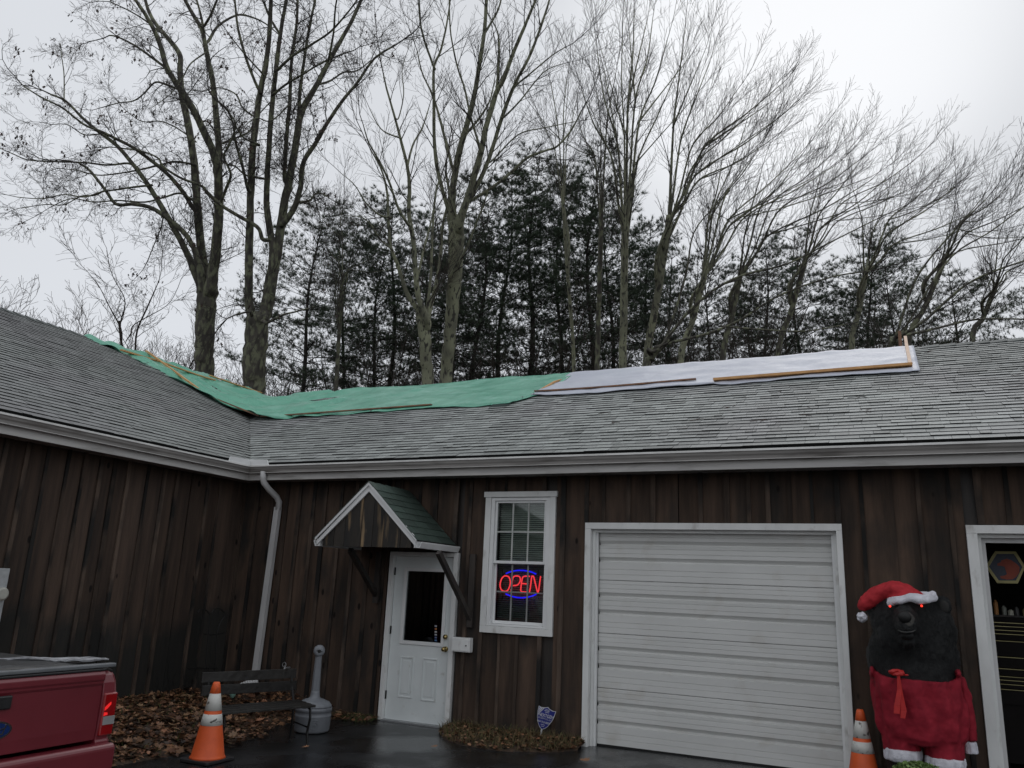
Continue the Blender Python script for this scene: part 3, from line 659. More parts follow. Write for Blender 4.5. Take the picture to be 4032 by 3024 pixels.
for v_ in (993, 1066):
    p = HF(1150+.663*904, 1850+.663*v_, -.02); km = MB(); c0 = Vector((p.x, 0.0, p.z))
    km.tube([c0+Vector((0, .02, 0)), c0+Vector((0, .005, 0)), c0+Vector((0, .004, 0)), c0+Vector((0, -.03, 0)), c0+Vector((0, -.04, 0)), c0+Vector((0, -.06, 0)), c0+Vector((0, -.065, 0))] if v_ == 1066 else [c0+Vector((0, .02, 0)), c0+Vector((0, -.004, 0)), c0+Vector((0, -.006, 0)), c0+Vector((0,-.018,0))], [.033, .033, .012, .012, .030, .024, .01] if v_ == 1066 else [.03, .03, .02, .02], 16)
    km.build('knob' if v_ == 1066 else 'deadbolt', BRASS, door, smooth=True)
for z in (.25, 1.05, 1.80):
    hm = MB(); hm.tube([(2.767, .008, z), (2.767, .008, z+.10)], .008, 8); hm.box(2.755, 2.778, .012, .0195, z, z+.1); hm.build('hinge', BLACKM, door)
CARD = [(.5,.52,.55), (.30,.10,.08), (.5,.5,.5), (.42,.44,.48), (.12,.16,.30), (.08,.18,.36)]
for i in range(6):
    p = HF(1150+.663*853, 1850+.663*(928+17*i), .03)
    sm_ = MB(); sm_.box(p.x-.016, p.x+.016, .030, .034, p.z-.010, p.z+.010); st = sm_.build('sticker', mat('sticker_%d' % i, CARD[i], CARD[i], rough=.5, emit=None), door)
    if i == 0: put('lettering', text_mesh('VISA', .013, (p.x, .0285, p.z), (1,0,0), (0,0,1)), st, (mat('card_blue', (.03,.05,.3)),))
    if i == 1:
        q = MB(); q.lathe((0,0,0), [(.008, 0), (.008, .001)], 14); q.v = [(p.x+.006+a, .0295-c, p.z+b) for a, b, c in q.v]; q.build('emblem', mat('card_orange', (.8,.35,.03)), st)
# dark hallway behind the door and shop interior
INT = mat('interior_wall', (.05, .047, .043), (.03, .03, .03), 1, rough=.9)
im = MB(); im.box(.2, 5.38, 3.0, 3.1, 0, 3.1); im.box(5.38, 5.46, .16, 3.0, 0, 3.1); im.box(.2, 14.5, .16, 6.5, 3.105, 3.13); im.box(5.46, 14.5, 6.3, 6.4, 0, 3.1); im.box(14.4, 14.5, .16, 6.3, 0, 3.1)
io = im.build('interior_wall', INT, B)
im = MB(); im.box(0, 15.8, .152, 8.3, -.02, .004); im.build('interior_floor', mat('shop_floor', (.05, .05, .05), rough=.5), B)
# ================================================================== DOOR CANOPY
CPX = empty('door_canopy_root', (0,0,0)); bpy.data.objects.remove(CPX)
yc = -.95
pk = HF(1458, 1902, yc); lf = HF(1253, 2122, yc); rt = HF(1642, 2119, yc)
cx = (lf.x+rt.x)/2; hw = (rt.x-lf.x)/2; zb = (lf.z+rt.z)/2; zt = pk.z; cx = (cx+pk.x)/2
gb = MB(); gb.prism([(cx-hw+.07, zb-.09), (cx+hw-.07, zb-.09), (cx+hw-.07, zb-.02), (cx, zt-.09), (cx-hw+.07, zb-.02)], (1,0,0), (0,0,1), (0,.02,0), (0, yc+.03, 0))
CHAR_SHADE = mat('charred_shaded_gable_board', (.012, .011, .010), (.032, .025, .018), 4, (1, 1, .25), rough=.7, patch=(.24, .165, .09), pscale=6, plo=.55, phi=.70, bump=.4, pstretch=(1.6, 1, .22), lo=.4, hi=.7, rand=.5)  # charred boards; base darkened for canopy shade, paler streaks for highlights
can = gb.build('door_canopy', DARKWOOD, B); can['label'] = 'small gabled canopy with green shingles and white rake trim over the door'
xb = cx-hw+.075; i = 0; rr = random.Random(4)
while xb < cx+hw-.08:
    w = min(rr.uniform(.14, .26), cx+hw-.075-xb); a, b = xb+.003, xb+w-.003
    za = zb-.02+(zt-.09-zb+.02)*(1-abs(a-cx)/(hw-.07)); zbb = zb-.02+(zt-.09-zb+.02)*(1-abs(b-cx)/(hw-.07))
    poly = [(a, zb-.10), (b, zb-.10), (b, max(zbb, zb-.05))]+([(cx, zt-.09)] if a < cx < b else [])+[(a, max(za, zb-.05))]
    q = MB(); q.prism(poly, (1,0,0), (0,0,1), (0,.018+rr.uniform(0,.006),0), (0, yc+.008-rr.uniform(0,.006), 0)); q.build('gable_board', CHAR_SHADE, can); xb += w; i += 1
SL = math.atan2(zt-zb, hw); ux, uz = math.cos(SL), math.sin(SL)
for s in (-1, 1):
    q = MB(); q.prism([(cx, zt), (cx+s*hw, zb), (cx+s*(hw-.0), zb-.085), (cx, zt-.105)] if s > 0 else [(cx, zt-.105), (cx-hw, zb-.085), (cx-hw, zb), (cx, zt)], (1,0,0), (0,0,1), (0,.022,0), (0, yc-.018, 0)); q.build('rake_board', VINYL, can)
    q = MB(); q.prism([(cx, zt+.012), (cx+s*(hw+.02), zb+.008), (cx+s*(hw+.02), zb-.03), (cx, zt-.03)] if s > 0 else [(cx, zt-.03), (cx-hw-.02, zb-.03), (cx-hw-.02, zb+.008), (cx, zt+.012)], (1,0,0), (0,0,1), (0,.02,0), (0, yc-.040, 0)); q.build('rake_trim', VINYL, can)
    dk = MB(); slab(dk, [(cx, yc-.02, zt), (cx+s*hw, yc-.02, zb), (cx+s*hw, -.04, zb), (cx, -.04, zt)], .02); dk.build('roof_board', DARKWOOD, can)
    # shingles
    ln = math.hypot(hw, zt-zb); rows = 8; ex = ln/rows
    Uv = Vector((-s*ux, 0, uz)); Nn = Vector((s*uz, 0, ux)); A = Vector((0, 1, 0)) if s > 0 else Vector((0, 1, 0))
    for r_ in range(rows):
        y = yc-.045-(.15 if r_ % 2 else 0)
        while y < -.05:
            w = .30; y0 = max(y, yc-.045); y1 = min(y+w, -.045)
            if y1-y0 > .03:
                P0 = Vector((cx+s*(hw+.03), y0, zb-.018))+Uv*(r_*ex)+Nn*.006
                q = MB(); tab_geo(q, P0, A, Uv, Nn, (y1-y0)-.005, min(ex+.03, ln-r_*ex+.02), .008, .002)
                if s < 0: pass
                q.build('shingle', GSHING, can)
            y += w
    # eave gutter
    q = MB(); prof = [(0,0),(.05,0),(.075,.06),(.075,.072),(.066,.07),(.045,.01),(.008,.01),(.008,.075),(0,.075)]
    q.prism([(s*a, b) for a, b in prof][::(1 if s > 0 else -1)], (1,0,0), (0,0,1), (0, .86+(.1 if s > 0 else 0), 0), (cx+s*(hw+.004), yc+.02-(.03 if s>0 else 0), zb-.10)); q.build('gutter', VINYL, can)
    q = MB(); q.box(cx+s*(hw-.02)-.012, cx+s*(hw-.02)+.012, yc, -.04, zb-.10, zb-.025); q.build('fascia', VINYL, can)
# ridge shingles of the canopy
for k2 in range(5):
    q = MB(); y0 = yc-.05+k2*.19
    for s in (-1, 1):
        P = [Vector((cx, y0, zt+.022)), Vector((cx+s*.10*ux, y0, zt+.022-.10*uz)), Vector((cx+s*.10*ux, y0+.2, zt+.014-.10*uz)), Vector((cx, y0+.2, zt+.014))]
        q.add(P+[p-Vector((0,0,.008)) for p in P], [(0,1,2,3),(7,6,5,4),(0,4,5,1),(1,5,6,2),(2,6,7,3),(3,7,4,0)])
    q.build('ridge_shingle', GSHING, can)
for (uA, vA, uB, vB) in ((345, 475, 500, 745), (870, 490, 1058, 885)):
    a = HF(1150+.663*uA, 1850+.663*vA, -.80); b = HF(1150+.663*uB, 1850+.663*vB, -.05)
    q = MB(); q.beam(a, b, .058, .062, (0, 0, 1)); q.build('bracket', DARKWOOD, can)
    q = MB(); q.box(b.x-.04, b.x+.04, -.075, -.036, b.z-.10, zb-.12); q.build('bracket', DARKWOOD, can)
# ================================================================== WINDOW
win = MB()
for (a, b, c_, d_) in ((4.106, 4.185, 1.235, 2.815), (4.998, 5.076, 1.235, 2.815), (4.106, 5.076, 1.152, 1.234)): win.box(a, b, -.048, .03, c_, d_)
win.box(4.085, 5.095, -.058, .03, 2.816, 2.885)
wn = win.build('window', TRIM, B, bevel=.003); wn['label'] = 'white double-hung window with grilles and casing'
q = MB()
for (a, b, c_, d_) in ((4.187, 4.235, 1.237, 2.813), (4.948, 4.996, 1.237, 2.813), (4.235, 4.948, 2.772, 2.813), (4.235, 4.948, 1.237, 1.262)): q.box(a, b, -.032, .10, c_, d_)
q.build('frame', VINYL, wn, bevel=.003)
q = MB()
for (a, b, c_, d_) in ((4.237, 4.268, 1.99, 2.77), (4.916, 4.946, 1.99, 2.77), (4.268, 4.916, 2.745, 2.77), (4.268, 4.916, 1.99, 2.025)): q.box(a, b, -.012, .025, c_, d_)
q.build('upper_sash', VINYL, wn, bevel=.003)
q = MB()
for (a, b, c_, d_) in ((4.237, 4.268, 1.264, 2.02), (4.916, 4.946, 1.264, 2.02), (4.268, 4.916, 1.99, 2.02), (4.268, 4.916, 1.264, 1.30)): q.box(a, b, .03, .06, c_, d_)
q.build('lower_sash', VINYL, wn, bevel=.003)
WG = glassmat('window_glass', (.80, .85, .83))
q = MB(); q.box(4.268, 4.916, .004, .008, 2.025, 2.745); q.build('pane', WG, wn)
q = MB(); q.box(4.268, 4.916, .042, .046, 1.30, 1.99); q.build('pane', WG, wn)
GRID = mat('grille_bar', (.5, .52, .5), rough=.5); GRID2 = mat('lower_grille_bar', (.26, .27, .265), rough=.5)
for x in (4.484, 4.70):
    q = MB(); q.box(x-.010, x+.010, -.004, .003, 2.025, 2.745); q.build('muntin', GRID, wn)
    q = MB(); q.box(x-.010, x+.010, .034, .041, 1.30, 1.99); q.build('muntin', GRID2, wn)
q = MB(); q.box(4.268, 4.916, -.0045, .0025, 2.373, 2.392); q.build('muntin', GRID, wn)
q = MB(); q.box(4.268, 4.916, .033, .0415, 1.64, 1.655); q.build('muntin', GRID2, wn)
bl = empty('window_blind', (4.59, .13, 1.3), 'dark slatted blind hanging inside the window behind the neon sign', 'blind')
SLAT = mat('blind_slat_lightened', (.80, .82, .76), rough=.6); SLAT2 = mat('blind_slat_low', (.22, .24, .22), rough=.6)  # upper slats painted paler to make up for dim light behind the glass
z = 1.31; k2 = 0
while z < 2.76:
    q = MB(); q.add([(4.25, .125, z), (4.93, .125, z), (4.93, .145, z+.018), (4.25, .145, z+.018), (4.25, .126, z-.001), (4.93, .126, z-.001), (4.93, .146, z+.017), (4.25, .146, z+.017)], [(0,1,2,3),(7,6,5,4),(0,4,5,1),(1,5,6,2),(2,6,7,3),(3,7,4,0)])
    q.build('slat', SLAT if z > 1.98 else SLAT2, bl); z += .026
RED = mat('red_neon', (.3, .01, .01), emit=(1, .045, .06), estr=1.25); BLU = mat('blue_neon', (.01, .01, .3), emit=(.012, .012, 1), estr=1.2)
ns = empty('neon_sign', (4.59, .09, 1.55), 'lit neon OPEN sign, red letters between two blue arcs, inside the window', 'neon sign')
def NP(a, b): 
    p = HF(1900+.1808*a, 2200+.1808*b, .085); return p
def neon(nm, pts, m, closed=False, parent=ns, r=.0085):
    P = [NP(*p) for p in pts]; out_ = []
    if closed: P = P+P[:1]
    for i in range(len(P)-1):
        p0 = P[i-1] if i else (P[-2] if closed else P[0]); p1, p2 = P[i], P[i+1]; p3 = P[i+2] if i+2 < len(P) else (P[1] if closed else P[-1])
        for k in range(4):
            t = k/4; out_.append(.5*((2*p1)+(p2-p0)*t+(2*p0-5*p1+4*p2-p3)*t*t+(3*p1-p0-3*p2+p3)*t**3))
    out_.append(P[-1]); q = MB(); q.tube(out_, r, 8); return q.build(nm, m, parent, smooth=True)
neon('letter', [(500, 372), (575, 400), (605, 500), (590, 600), (545, 690), (470, 710), (400, 660), (382, 560), (410, 450), (450, 395)], RED, True)
neon('letter', [(615, 715), (640, 560), (655, 440), (690, 385), (760, 375), (810, 400), (825, 460), (800, 530), (750, 575), (665, 585)], RED)
neon('letter', [(1030, 385), (930, 380), (880, 400), (860, 460), (845, 550), (835, 640), (835, 700), (880, 722), (975, 728)], RED)
neon('letter', [(862, 540), (975, 548)], RED)
neon('letter', [(1022, 730), (1045, 600), (1070, 400), (1090, 380), (1115, 400), (1150, 540), (1190, 700), (1205, 722), (1220, 700), (1240, 560), (1265, 380)], RED)
neon('arc', [(510, 322), (620, 280), (740, 258), (860, 255), (980, 268), (1080, 295), (1165, 335)], BLU)
neon('arc', [(505, 765), (600, 805), (700, 835), (820, 850), (930, 845), (1070, 815), (1170, 772)], BLU)
q = MB(); 
for (a, b) in ((NP(420, 230), NP(420, 880)), (NP(1200, 230), NP(1200, 880))): q.tube([a+Vector((0,.02,0)), b+Vector((0,.02,0))], .006, 6)
q.build('backing_frame', BLACKM, ns)
# ================================================================== GARAGE DOOR
gd = MB()
gd.box(5.468, 5.541, -.045, .03, -.01, 2.424); gd.box(8.284, 8.342, -.045, .03, -.01, 2.424); gd.box(5.468, 8.342, -.045, .03, 2.425, 2.499)
gf = gd.build('garage_trim', TRIM, B, bevel=.003)
q = MB(); q.box(5.541, 5.575, .032, .15, -.01, 2.424); q.box(8.25, 8.284, .032, .15, -.01, 2.424); q.box(5.575, 8.25, .032, .15, 2.39, 2.424); q.build('jamb', TRIM, gf)

for a_, b_ in ((5.575, 5.60), (8.225, 8.25)):
    q = MB(); q.box(a_, b_, .06, .105, -.01, 2.39); q.build('weather_stop', VINYL, gf)
gdo = MB(); gdo.box(5.60, 8.225, .160, .17, .0, 2.40); gdoor = gdo.build('garage_door', GARAGE, B); gdoor['label'] = 'closed white sectional garage door with horizontal ribs'
for k2 in range(4):
    z0 = .018+k2*.607; h = .600; zs = [(0, 0), (.060, 0), (.064, .006), (.068, 0), (.118, 0), (.122, .006), (.126, 0), (.205, -.002), (.213, .034), (.226, .034), (.266, .0), (.305, 0), (.309, .006), (.313, 0), (.362, 0), (.366, .006), (.370, 0), (.400, -.002), (.408, .034), (.421, .034), (.461, 0), (.500, 0), (.504, .006), (.508, 0), (.552, 0), (.556, .006), (.560, 0), (.594, 0), (.600, .008)]
    zs = [(a, b) for a, b in zs]
    vs = []; fs = []
    for (dz, dy) in zs:
        y = .118+dy*(1 if True else 0)
        vs += [(5.601, y, z0+dz), (8.224, y, z0+dz)]
    n_ = len(zs)
    for i in range(n_-1): fs.append((2*i, 2*i+1, 2*i+3, 2*i+2))
    vs += [(5.601, .158, z0), (8.224, .158, z0), (5.601, .158, z0+h), (8.224, .158, z0+h)]; m0 = 2*n_
    fs += [(0, m0, m0+1, 1), (2*n_-2, 2*n_-1, m0+3, m0+2)]
    q = MB(); q.add(vs, fs); q.build('panel', GARAGE, gdoor)
q = MB(); q.box(5.6, 8.225, .115, .145, -.006, .017); q.build('bottom_seal', BLACKM, gdoor)
# open bay at the right
q = MB(); q.box(9.492, 9.586, -.045, .03, -.01, 2.41); q.box(12.4, 12.49, -.045, .03, -.01, 2.41); q.box(9.492, 12.49, -.045, .03, 2.411, 2.492)
bf = q.build('bay_trim', TRIM, B, bevel=.003)
q = MB(); q.box(9.586, 9.62, .032, .15, -.01, 2.41); q.box(9.62, 12.4, .032, .15, 2.375, 2.41); q.build('jamb', TRIM, bf)
q = MB(); q.box(9.62, 9.66, .10, .15, -.01, 2.375); q.box(9.66, 12.4, .10, .15, 2.33, 2.375); q.build('inner_stop', SPOUT, bf)
# ================================================================== INSIDE THE BAY
hy = .9
hx = empty('hexagon_sign', tuple(H(2178, 1260, hy)), 'yellow edged hexagonal sign with a red animal head hanging inside the open bay', 'sign')
YEL = mat('sign_yellow', (.62, .55, .24), rough=.5); HB = mat('sign_blue', (.03, .045, .09), rough=.4); HR = mat('sign_red', (.50, .085, .04), rough=.5)
def zq(a, b, y): return HF(3700+.2411*a, 2100+.2411*b, y)
ho = [(750, 540), (905, 290), (1245, 295), (1400, 545), (1275, 820), (940, 812)]; hi_ = [(805, 545), (935, 335), (1210, 335), (1352, 548), (1245, 772), (965, 770)]
for k2 in range(6):
    a, b, c_, d_ = zq(*ho[k2], hy), zq(*ho[(k2+1)%6], hy), zq(*hi_[(k2+1)%6], hy), zq(*hi_[k2], hy); w_ = Vector((0, .02, 0))
    q = MB(); q.add([a, b, c_, d_, a+w_, b+w_, c_+w_, d_+w_], [(0,1,2,3),(7,6,5,4),(0,4,5,1),(1,5,6,2),(2,6,7,3),(3,7,4,0)]); q.build('border', YEL, hx)
q = MB(); P = [zq(*p, hy+.012) for p in hi_]; q.add(P+[p+Vector((0,.01,0)) for p in P], [tuple(range(6)), tuple(range(11, 5, -1))]); q.build('face', HB, hx)
head = [(940, 495), (1000, 470), (1010, 440), (1100, 415), (1170, 440), (1260, 500), (1305, 550), (1300, 640), (1250, 710), (1190, 750), (1100, 755), (1000, 735), (985, 700), (1060, 690), (1100, 665), (1080, 610), (1060, 545), (1000, 530), (945, 530)]
q = MB(); P = [zq(*p, hy+.008) for p in head]; n_ = len(P); q.add(P+[p+Vector((0,.004,0)) for p in P], [tuple(range(n_)), tuple(range(2*n_-1, n_-1, -1))]+[(i, (i+1)%n_, n_+(i+1)%n_, n_+i) for i in range(n_)]); q.build('emblem', HR, hx)
q = MB(); 
for u_ in (935, 1210): p = zq(u_, 300, hy); q.tube([p+Vector((0,.01,0)), Vector((p.x, p.y+.01, 3.10))], .004, 5)
q.build('hanger', BLACKM, hx)
# tool cabinet with yellow metal strips standing for reflections on the drawers
cy = 1.3; TB = mat('cabinet_black', (.012, .010, .010), rough=.8, spec=.2); POL = mat('drawer_reflection_strip', (.95, .85, .45), rough=.12, metal=1, emit=None)
lines = [2449.6, 2464, 2479, 2493.6, 2521, 2583.6, 2629, 2659, 2673, 2689, 2709]
c0 = HF(3880, 2720, cy); c1 = HF(3985, 2440, cy); cb = MB(); cb.box(9.72, c1.x+.55, cy+.02, cy+.55, .12, c1.z+.02)
tcab = empty('tool_cabinet', (10.2, cy+.3, 0), 'black drawer cabinet with yellow strips for reflections just inside the open bay', 'cabinet'); cb.build('body', TB, tcab)
for k2, V_ in enumerate(lines):
    a = HF(3870, V_-2, cy); q = MB(); xr = c1.x+.5
    if k2 < len(lines)-1: z2 = HF(3870, lines[k2+1]-2, cy).z
    else: z2 = a.z-.16
    d = MB(); d.box(9.74, xr, cy, cy+.018, z2+.010, a.z-.008); dd = d.build('drawer', TB, tcab)
    q.tube([(9.745, cy-.002, a.z), (xr-.20-.02*k2 if k2 < 5 else xr-.38, cy-.004, a.z)], .008, 8); q.build('edge', POL, dd)
for x in (9.78, c1.x+.48):
    q = MB(); q.box(x-.02, x+.02, cy+.1, cy+.14, .0, .12); q.build('leg', TB, tcab)
rr = random.Random(8)
bn = empty('parts_shelf', (10.4, 1.9, 0), 'cluttered shelf of small parts above the tool cabinet in the bay', 'shelf')
zt_ = c1.z+.03
q = MB(); q.box(9.72, c1.x+1.2, 1.32, 1.85, zt_-.005, zt_+.015); q.build('board', DARKWOOD, bn)
CL = [(.5,.48,.3), (.55,.25,.08), (.3,.32,.28), (.6,.6,.5), (.1,.1,.1), (.35,.3,.15)]
for k2 in range(16):
    x = 9.76+k2*.068+rr.uniform(-.01, .01); w = rr.uniform(.02, .03); h = rr.uniform(.05, .16); m_ = mat('clutter_%d' % (k2 % 6), CL[k2 % 6], rough=.5)
    q = MB(); q.lathe((x, 1.42+rr.uniform(0, .08), zt_+.016), [(w, 0), (w, h*.8), (w*.5, h*.9), (w*.5, h)], 10)
    o = q.build('can', m_); tag(o, '%s can on the shelf inside the bay, %s from the left in its row' % (['cream', 'orange', 'grey', 'pale', 'black', 'tan'][k2 % 6], ['first','second','third','fourth','fifth','sixth','seventh','eighth','ninth','tenth','eleventh','twelfth','thirteenth','fourteenth','fifteenth','last'][k2]), 'can', 'cans on the shelf inside the bay')
# ================================================================== WALL THINGS
mbx = MB(); a = HF(1150+.663*950, 1850+.663*993, -.11); mbx.box(3.765, 4.02, -.12, -.03, .905, 1.075)
mo = empty('mailbox', (3.89, -.07, .9), 'small worn white metal mailbox on the wall right of the entrance door', 'mailbox'); mbx.build('body', TRIM, mo, bevel=.006)
q = MB(); q.box(3.775, 4.01, -.128, -.1205, .918, 1.062); q.build('lid', TRIM, mo, bevel=.003)
q = MB(); q.tube([(3.975, -.128, .985), (3.975, -.14, .985)], .008, 8); q.build('lock', BLACKM, mo)
# electrical box on the left wall
p = on(20, 1228, 0, .12); q = MB(); q.box(.03, .14, p.y-.6, p.y, 1.05, p.z); eb = empty('meter_box', (.08, p.y-.3, 1.05), 'light grey electrical meter box on the left wall cut by the picture edge', 'meter box')
q.build('body', mat('meter_grey', (.42, .44, .45), rough=.5), eb, bevel=.006)
q = MB(); pc = on(2, 1283, 0, .15); q.tube([(.14, pc.y, pc.z), (.175, pc.y, pc.z), (.19, pc.y, pc.z)], [.07, .07, .05], 20); q.build('dial', mat('meter_glass', (.5, .5, .45), rough=.15), eb)
q = MB(); q.box(.141, .147, p.y-.57, p.y-.03, 1.08, p.z-.03); q.build('cover', mat('meter_grey2', (.46, .48, .49), rough=.5), eb)
# faucet
fp = H(615, 1443, -.12); fo = empty('hose_faucet', (fp.x, -.1, fp.z-.05), 'metal hose faucet with round handle on the wall behind the bench', 'faucet')
q = MB(); q.tube([(fp.x, -.02, fp.z), (fp.x, -.12, fp.z), (fp.x, -.15, fp.z-.05)], .013, 8); q.build('spout', GALV, fo)
q = MB(); q.tube([(fp.x-.03+.03*math.cos(a), -.10, fp.z+.04+.03*math.sin(a)) for a in np.linspace(0, 2*PI, 13)], .005, 6); q.tube([(fp.x, -.1, fp.z), (fp.x-.02, -.1, fp.z+.03)], .006, 6); q.build('handle', GALV, fo)
# white splash block / flexible end under the downspout
q = MB(); a = HF(650+.3165*1150, 2550+.3165*400, -.10); b = HF(650+.3165*880, 2550+.3165*472, -.25)
q = MB(); n_ = 9
for i in range(n_):
    t0, t1 = i/n_, (i+1)/n_-.02; p0 = a+(b-a)*t0; p1 = a+(b-a)*t1; h0 = .075*(1-t0)+.01; q.beam(p0, p1, .07, h0)
tag(q.build('splash_block', VINYL), 'ribbed white splash chute below the foot of the downspout', 'splash block')
# yard sign
def YS(a, b): return HF(2000+.1953*a, 2700+.1953*b, -.15)
ys = empty('yard_sign', tuple(HF(2123, 2903, -.15)), 'blue shield shaped security sign on a stake in front of the wall', 'yard sign')
ol = [(622, 400), (680, 435), (750, 440), (805, 430), (845, 475), (905, 510), (970, 520), (930, 640), (880, 730), (800, 830), (740, 870), (680, 885), (630, 820), (600, 730), (590, 620), (600, 500)]
c_ = (760, 640); inn = [(c_[0]+(a-c_[0])*.945, c_[1]+(b-c_[1])*.945) for a, b in ol]
def plate(pts, y, m, nm, par, th=.004):
    P = [Vector((p.x, y, p.z)) for p in pts]; n_ = len(P); q = MB(); q.add(P+[p+Vector((0, th, 0)) for p in P], [tuple(range(n_)), tuple(range(2*n_-1, n_-1, -1))]+[(i, (i+1)%n_, n_+(i+1)%n_, n_+i) for i in range(n_)]); return q.build(nm, m, par)
SW = mat('sign_white', (.72, .73, .75), rough=.4); SB = mat('sign_navy', (.02, .03, .24), rough=.35)
bd = plate([YS(*p) for p in ol], -.150, SW, 'board', ys); plate([YS(*p) for p in inn], -.1525, SB, 'face', ys, .002)
plate([YS(*p) for p in ((628, 425), (745, 448), (605, 580))], -.154, SW, 'stripe_field', ys, .001)
for (p, q_) in (((640, 425), (612, 480)), ((672, 440), (608, 520)), ((712, 446), (606, 552))):
    pl = [p, (p[0]+9, p[1]+3), (q_[0], q_[1]+12), q_]; plate([YS(*t) for t in pl], -.1555, SB, 'stripe', ys, .001)
ex_ = (YS(890, 660)-YS(650, 590)).normalized(); ey = Vector((-ex_.z, 0, ex_.x)) if ex_.x > 0 else Vector((ex_.z, 0, -ex_.x))
def ytext(t, a, b, size, sx=1): put('lettering', text_mesh(t, size, tuple(Vector((YS(a, b).x, -.1545, YS(a, b).z))), ex_, ey, sx=sx), ys, (SW,))
ytext('NEXTGEN', 772, 610, .052, .80); ytext('SECURITY CO., LLC', 745, 668, .024, .82); ytext('860-763-0837', 720, 735, .030, .95)
q = MB()
for (a, b, w) in ((800, 487, .05), (790, 510, .065), (790, 540, .05), (705, 785, .05), (700, 818, .04)):
    p = YS(a, b); q.obox((p.x, -.1537, p.z), ex_*w/2, Vector((0, .0006, 0)), ey*.0022)
q.build('fine_print', SW, ys)
q = MB(); a = HF(2133, 2872, -.146); b = HF(2123, 2903, -.146); q.beam(a, Vector((b.x, -.146, -.02)), .016, .008, (0, 1, 0)); q.build('stake', SW, ys)
# ================================================================== CONES
CO = mat('cone_orange', (.80, .13, .03), (.66, .10, .025), 5, rough=.5, patch=(.35, .08, .04), pscale=9, plo=.64, phi=.75)
CW = mat('cone_white_band', (.66, .66, .62), (.55, .55, .52), 8, rough=.45, patch=(.10, .09, .08), pscale=16, plo=.62, phi=.68)
def cone(x, y, rot=0):
    r_ = empty('traffic_cone', (x, y, 0)); Hh = .70
    R_ = lambda z: .155-(.155-.030)*(z-.03)/(Hh-.03)
    q = MB(); q.prism([(-.18,-.16),(-.16,-.18),(.16,-.18),(.18,-.16),(.18,.16),(.16,.18),(-.16,.18),(-.18,.16)], (1,0,0), (0,1,0), (0,0,.028), (x,y,.002)); q.build('base', mat('cone_base', (.02,.02,.022), rough=.6), r_, bevel=.006)
    q = MB(); pr = [(.168, .030), (.158, .045)]+[(R_(z), z) for z in (.06, .2, .35, .5, .6, .68)]+[(.028, .70), (.018, .70), (.017, .6)]; q.lathe((x, y, 0), pr, 32); q.build('body', CO, r_, smooth=True)
    for (z0, z1) in ((.318, .418), (.448, .60)):
        q = MB(); q.lathe((x, y, 0), [(R_(z0)-.002, z0), (R_(z0)+.0022, z0+.001), (R_(z1)+.0022, z1-.001), (R_(z1)-.002, z1)], 32); q.build('reflective_band', CW, r_, smooth=True)
    q = MB(); q.lathe((x, y, 0), [(R_(.60)-.001, .60), (R_(.60)+.003, .602), (R_(.68)+.003, .68), (R_(.70)-.002, .701)], 24); q.build('collar', CO, r_, smooth=True)
    return r_
cbs = on(452, 1644, 2, .01); c1_ = cone(2.815, -3.03); tag(c1_, 'bright orange traffic cone with two white bands in front of the bench', 'traffic cone', 'orange traffic cones')
# handwriting on the lower band
q = MB(); pr = []
for i in range(26):
    t = i/25; ang = -.95+t*.62; z = .35+.028*t+.010*math.sin(i*1.9); rr_ = .155-(.125)*(z-.03)/.67+.004; pr.append((2.815+rr_*math.cos(ang), -3.03+rr_*math.sin(ang), z))
q.tube(pr, .0016, 4); q.build('handwriting', BLACKM, c1_)
p = H(1858, 1535, -.35)
def copy_tree(o, parent=None, loc=None):
    c = o.copy(); COL.objects.link(c); c.parent = parent
    if loc is not None: c.location = loc
    for ch in list(o.children): copy_tree(ch, c)
    return c
c2_ = copy_tree(c1_, None, (p.x, -.35, p.z-.70+.0)); c2_.location.z = 0; c2_.rotation_euler.z = .6
c2_['label'] = 'dirty orange traffic cone between the garage door and the bear'
for ch in list(c2_.children):
    if ch.name.startswith('handwriting'): bpy.data.objects.remove(ch)
# ================================================================== ASH RECEPTACLE
PL = mat('grey_plastic', (.20, .215, .235), (.17, .18, .20), 10, rough=.5, bump=.1, bscale=80)
ax, ay = 2.60, -1.22; ar = empty('ash_receptacle', (ax, ay, 0), 'grey plastic smokers ash receptacle with long neck and round bucket base', 'ash receptacle')
q = MB(); q.lathe((ax, ay, 0), [(.165, .0), (.19, .01), (.198, .03), (.205, .17), (.207, .175), (.207, .185), (.203, .19), (.203, .225), (.209, .228), (.209, .262), (.203, .268), (.2, .27)], 40); q.build('bucket', PL, ar, smooth=True)
q = MB(); q.lathe((ax, ay, 0), [(.205, .268), (.20, .290), (.17, .325), (.11, .350), (.07, .362), (.055, .38), (.050, .42), (.048, .44)], 40); q.build('lid', PL, ar, smooth=True)
q = MB(); q.lathe((ax, ay, 0), [(.050, .38), (.046, .55), (.038, .83), (.040, .85)], 8); q.build('neck', PL, ar)
q = MB(); dv = Vector((.62, -.78, 0)); cc = Vector((ax, ay, .885)); q.tube([cc-dv*.055, cc-dv*.045, cc-dv*.01, cc+dv*.04, cc+dv*.055, cc+dv*.057, cc+dv*.03], [.035, .058, .068, .062, .045, .022, .016], 14); q.build('head', PL, ar, smooth=True)
q = MB(); q.tube([cc+dv*.052, cc+dv*.0595], .019, 12); q.build('opening', BLACKM, ar)
q = MB()
for i in range(12):
    a = math.atan2(dv.y, dv.x)+.15; a0, a1 = a-.22+.44*i/12, a-.22+.44*(i+1)/12
    for z in (.145,): q.beam((ax+.207*math.cos(a0), ay+.207*math.sin(a0), z), (ax+.207*math.cos(a1), ay+.207*math.sin(a1), z), .005, .006)
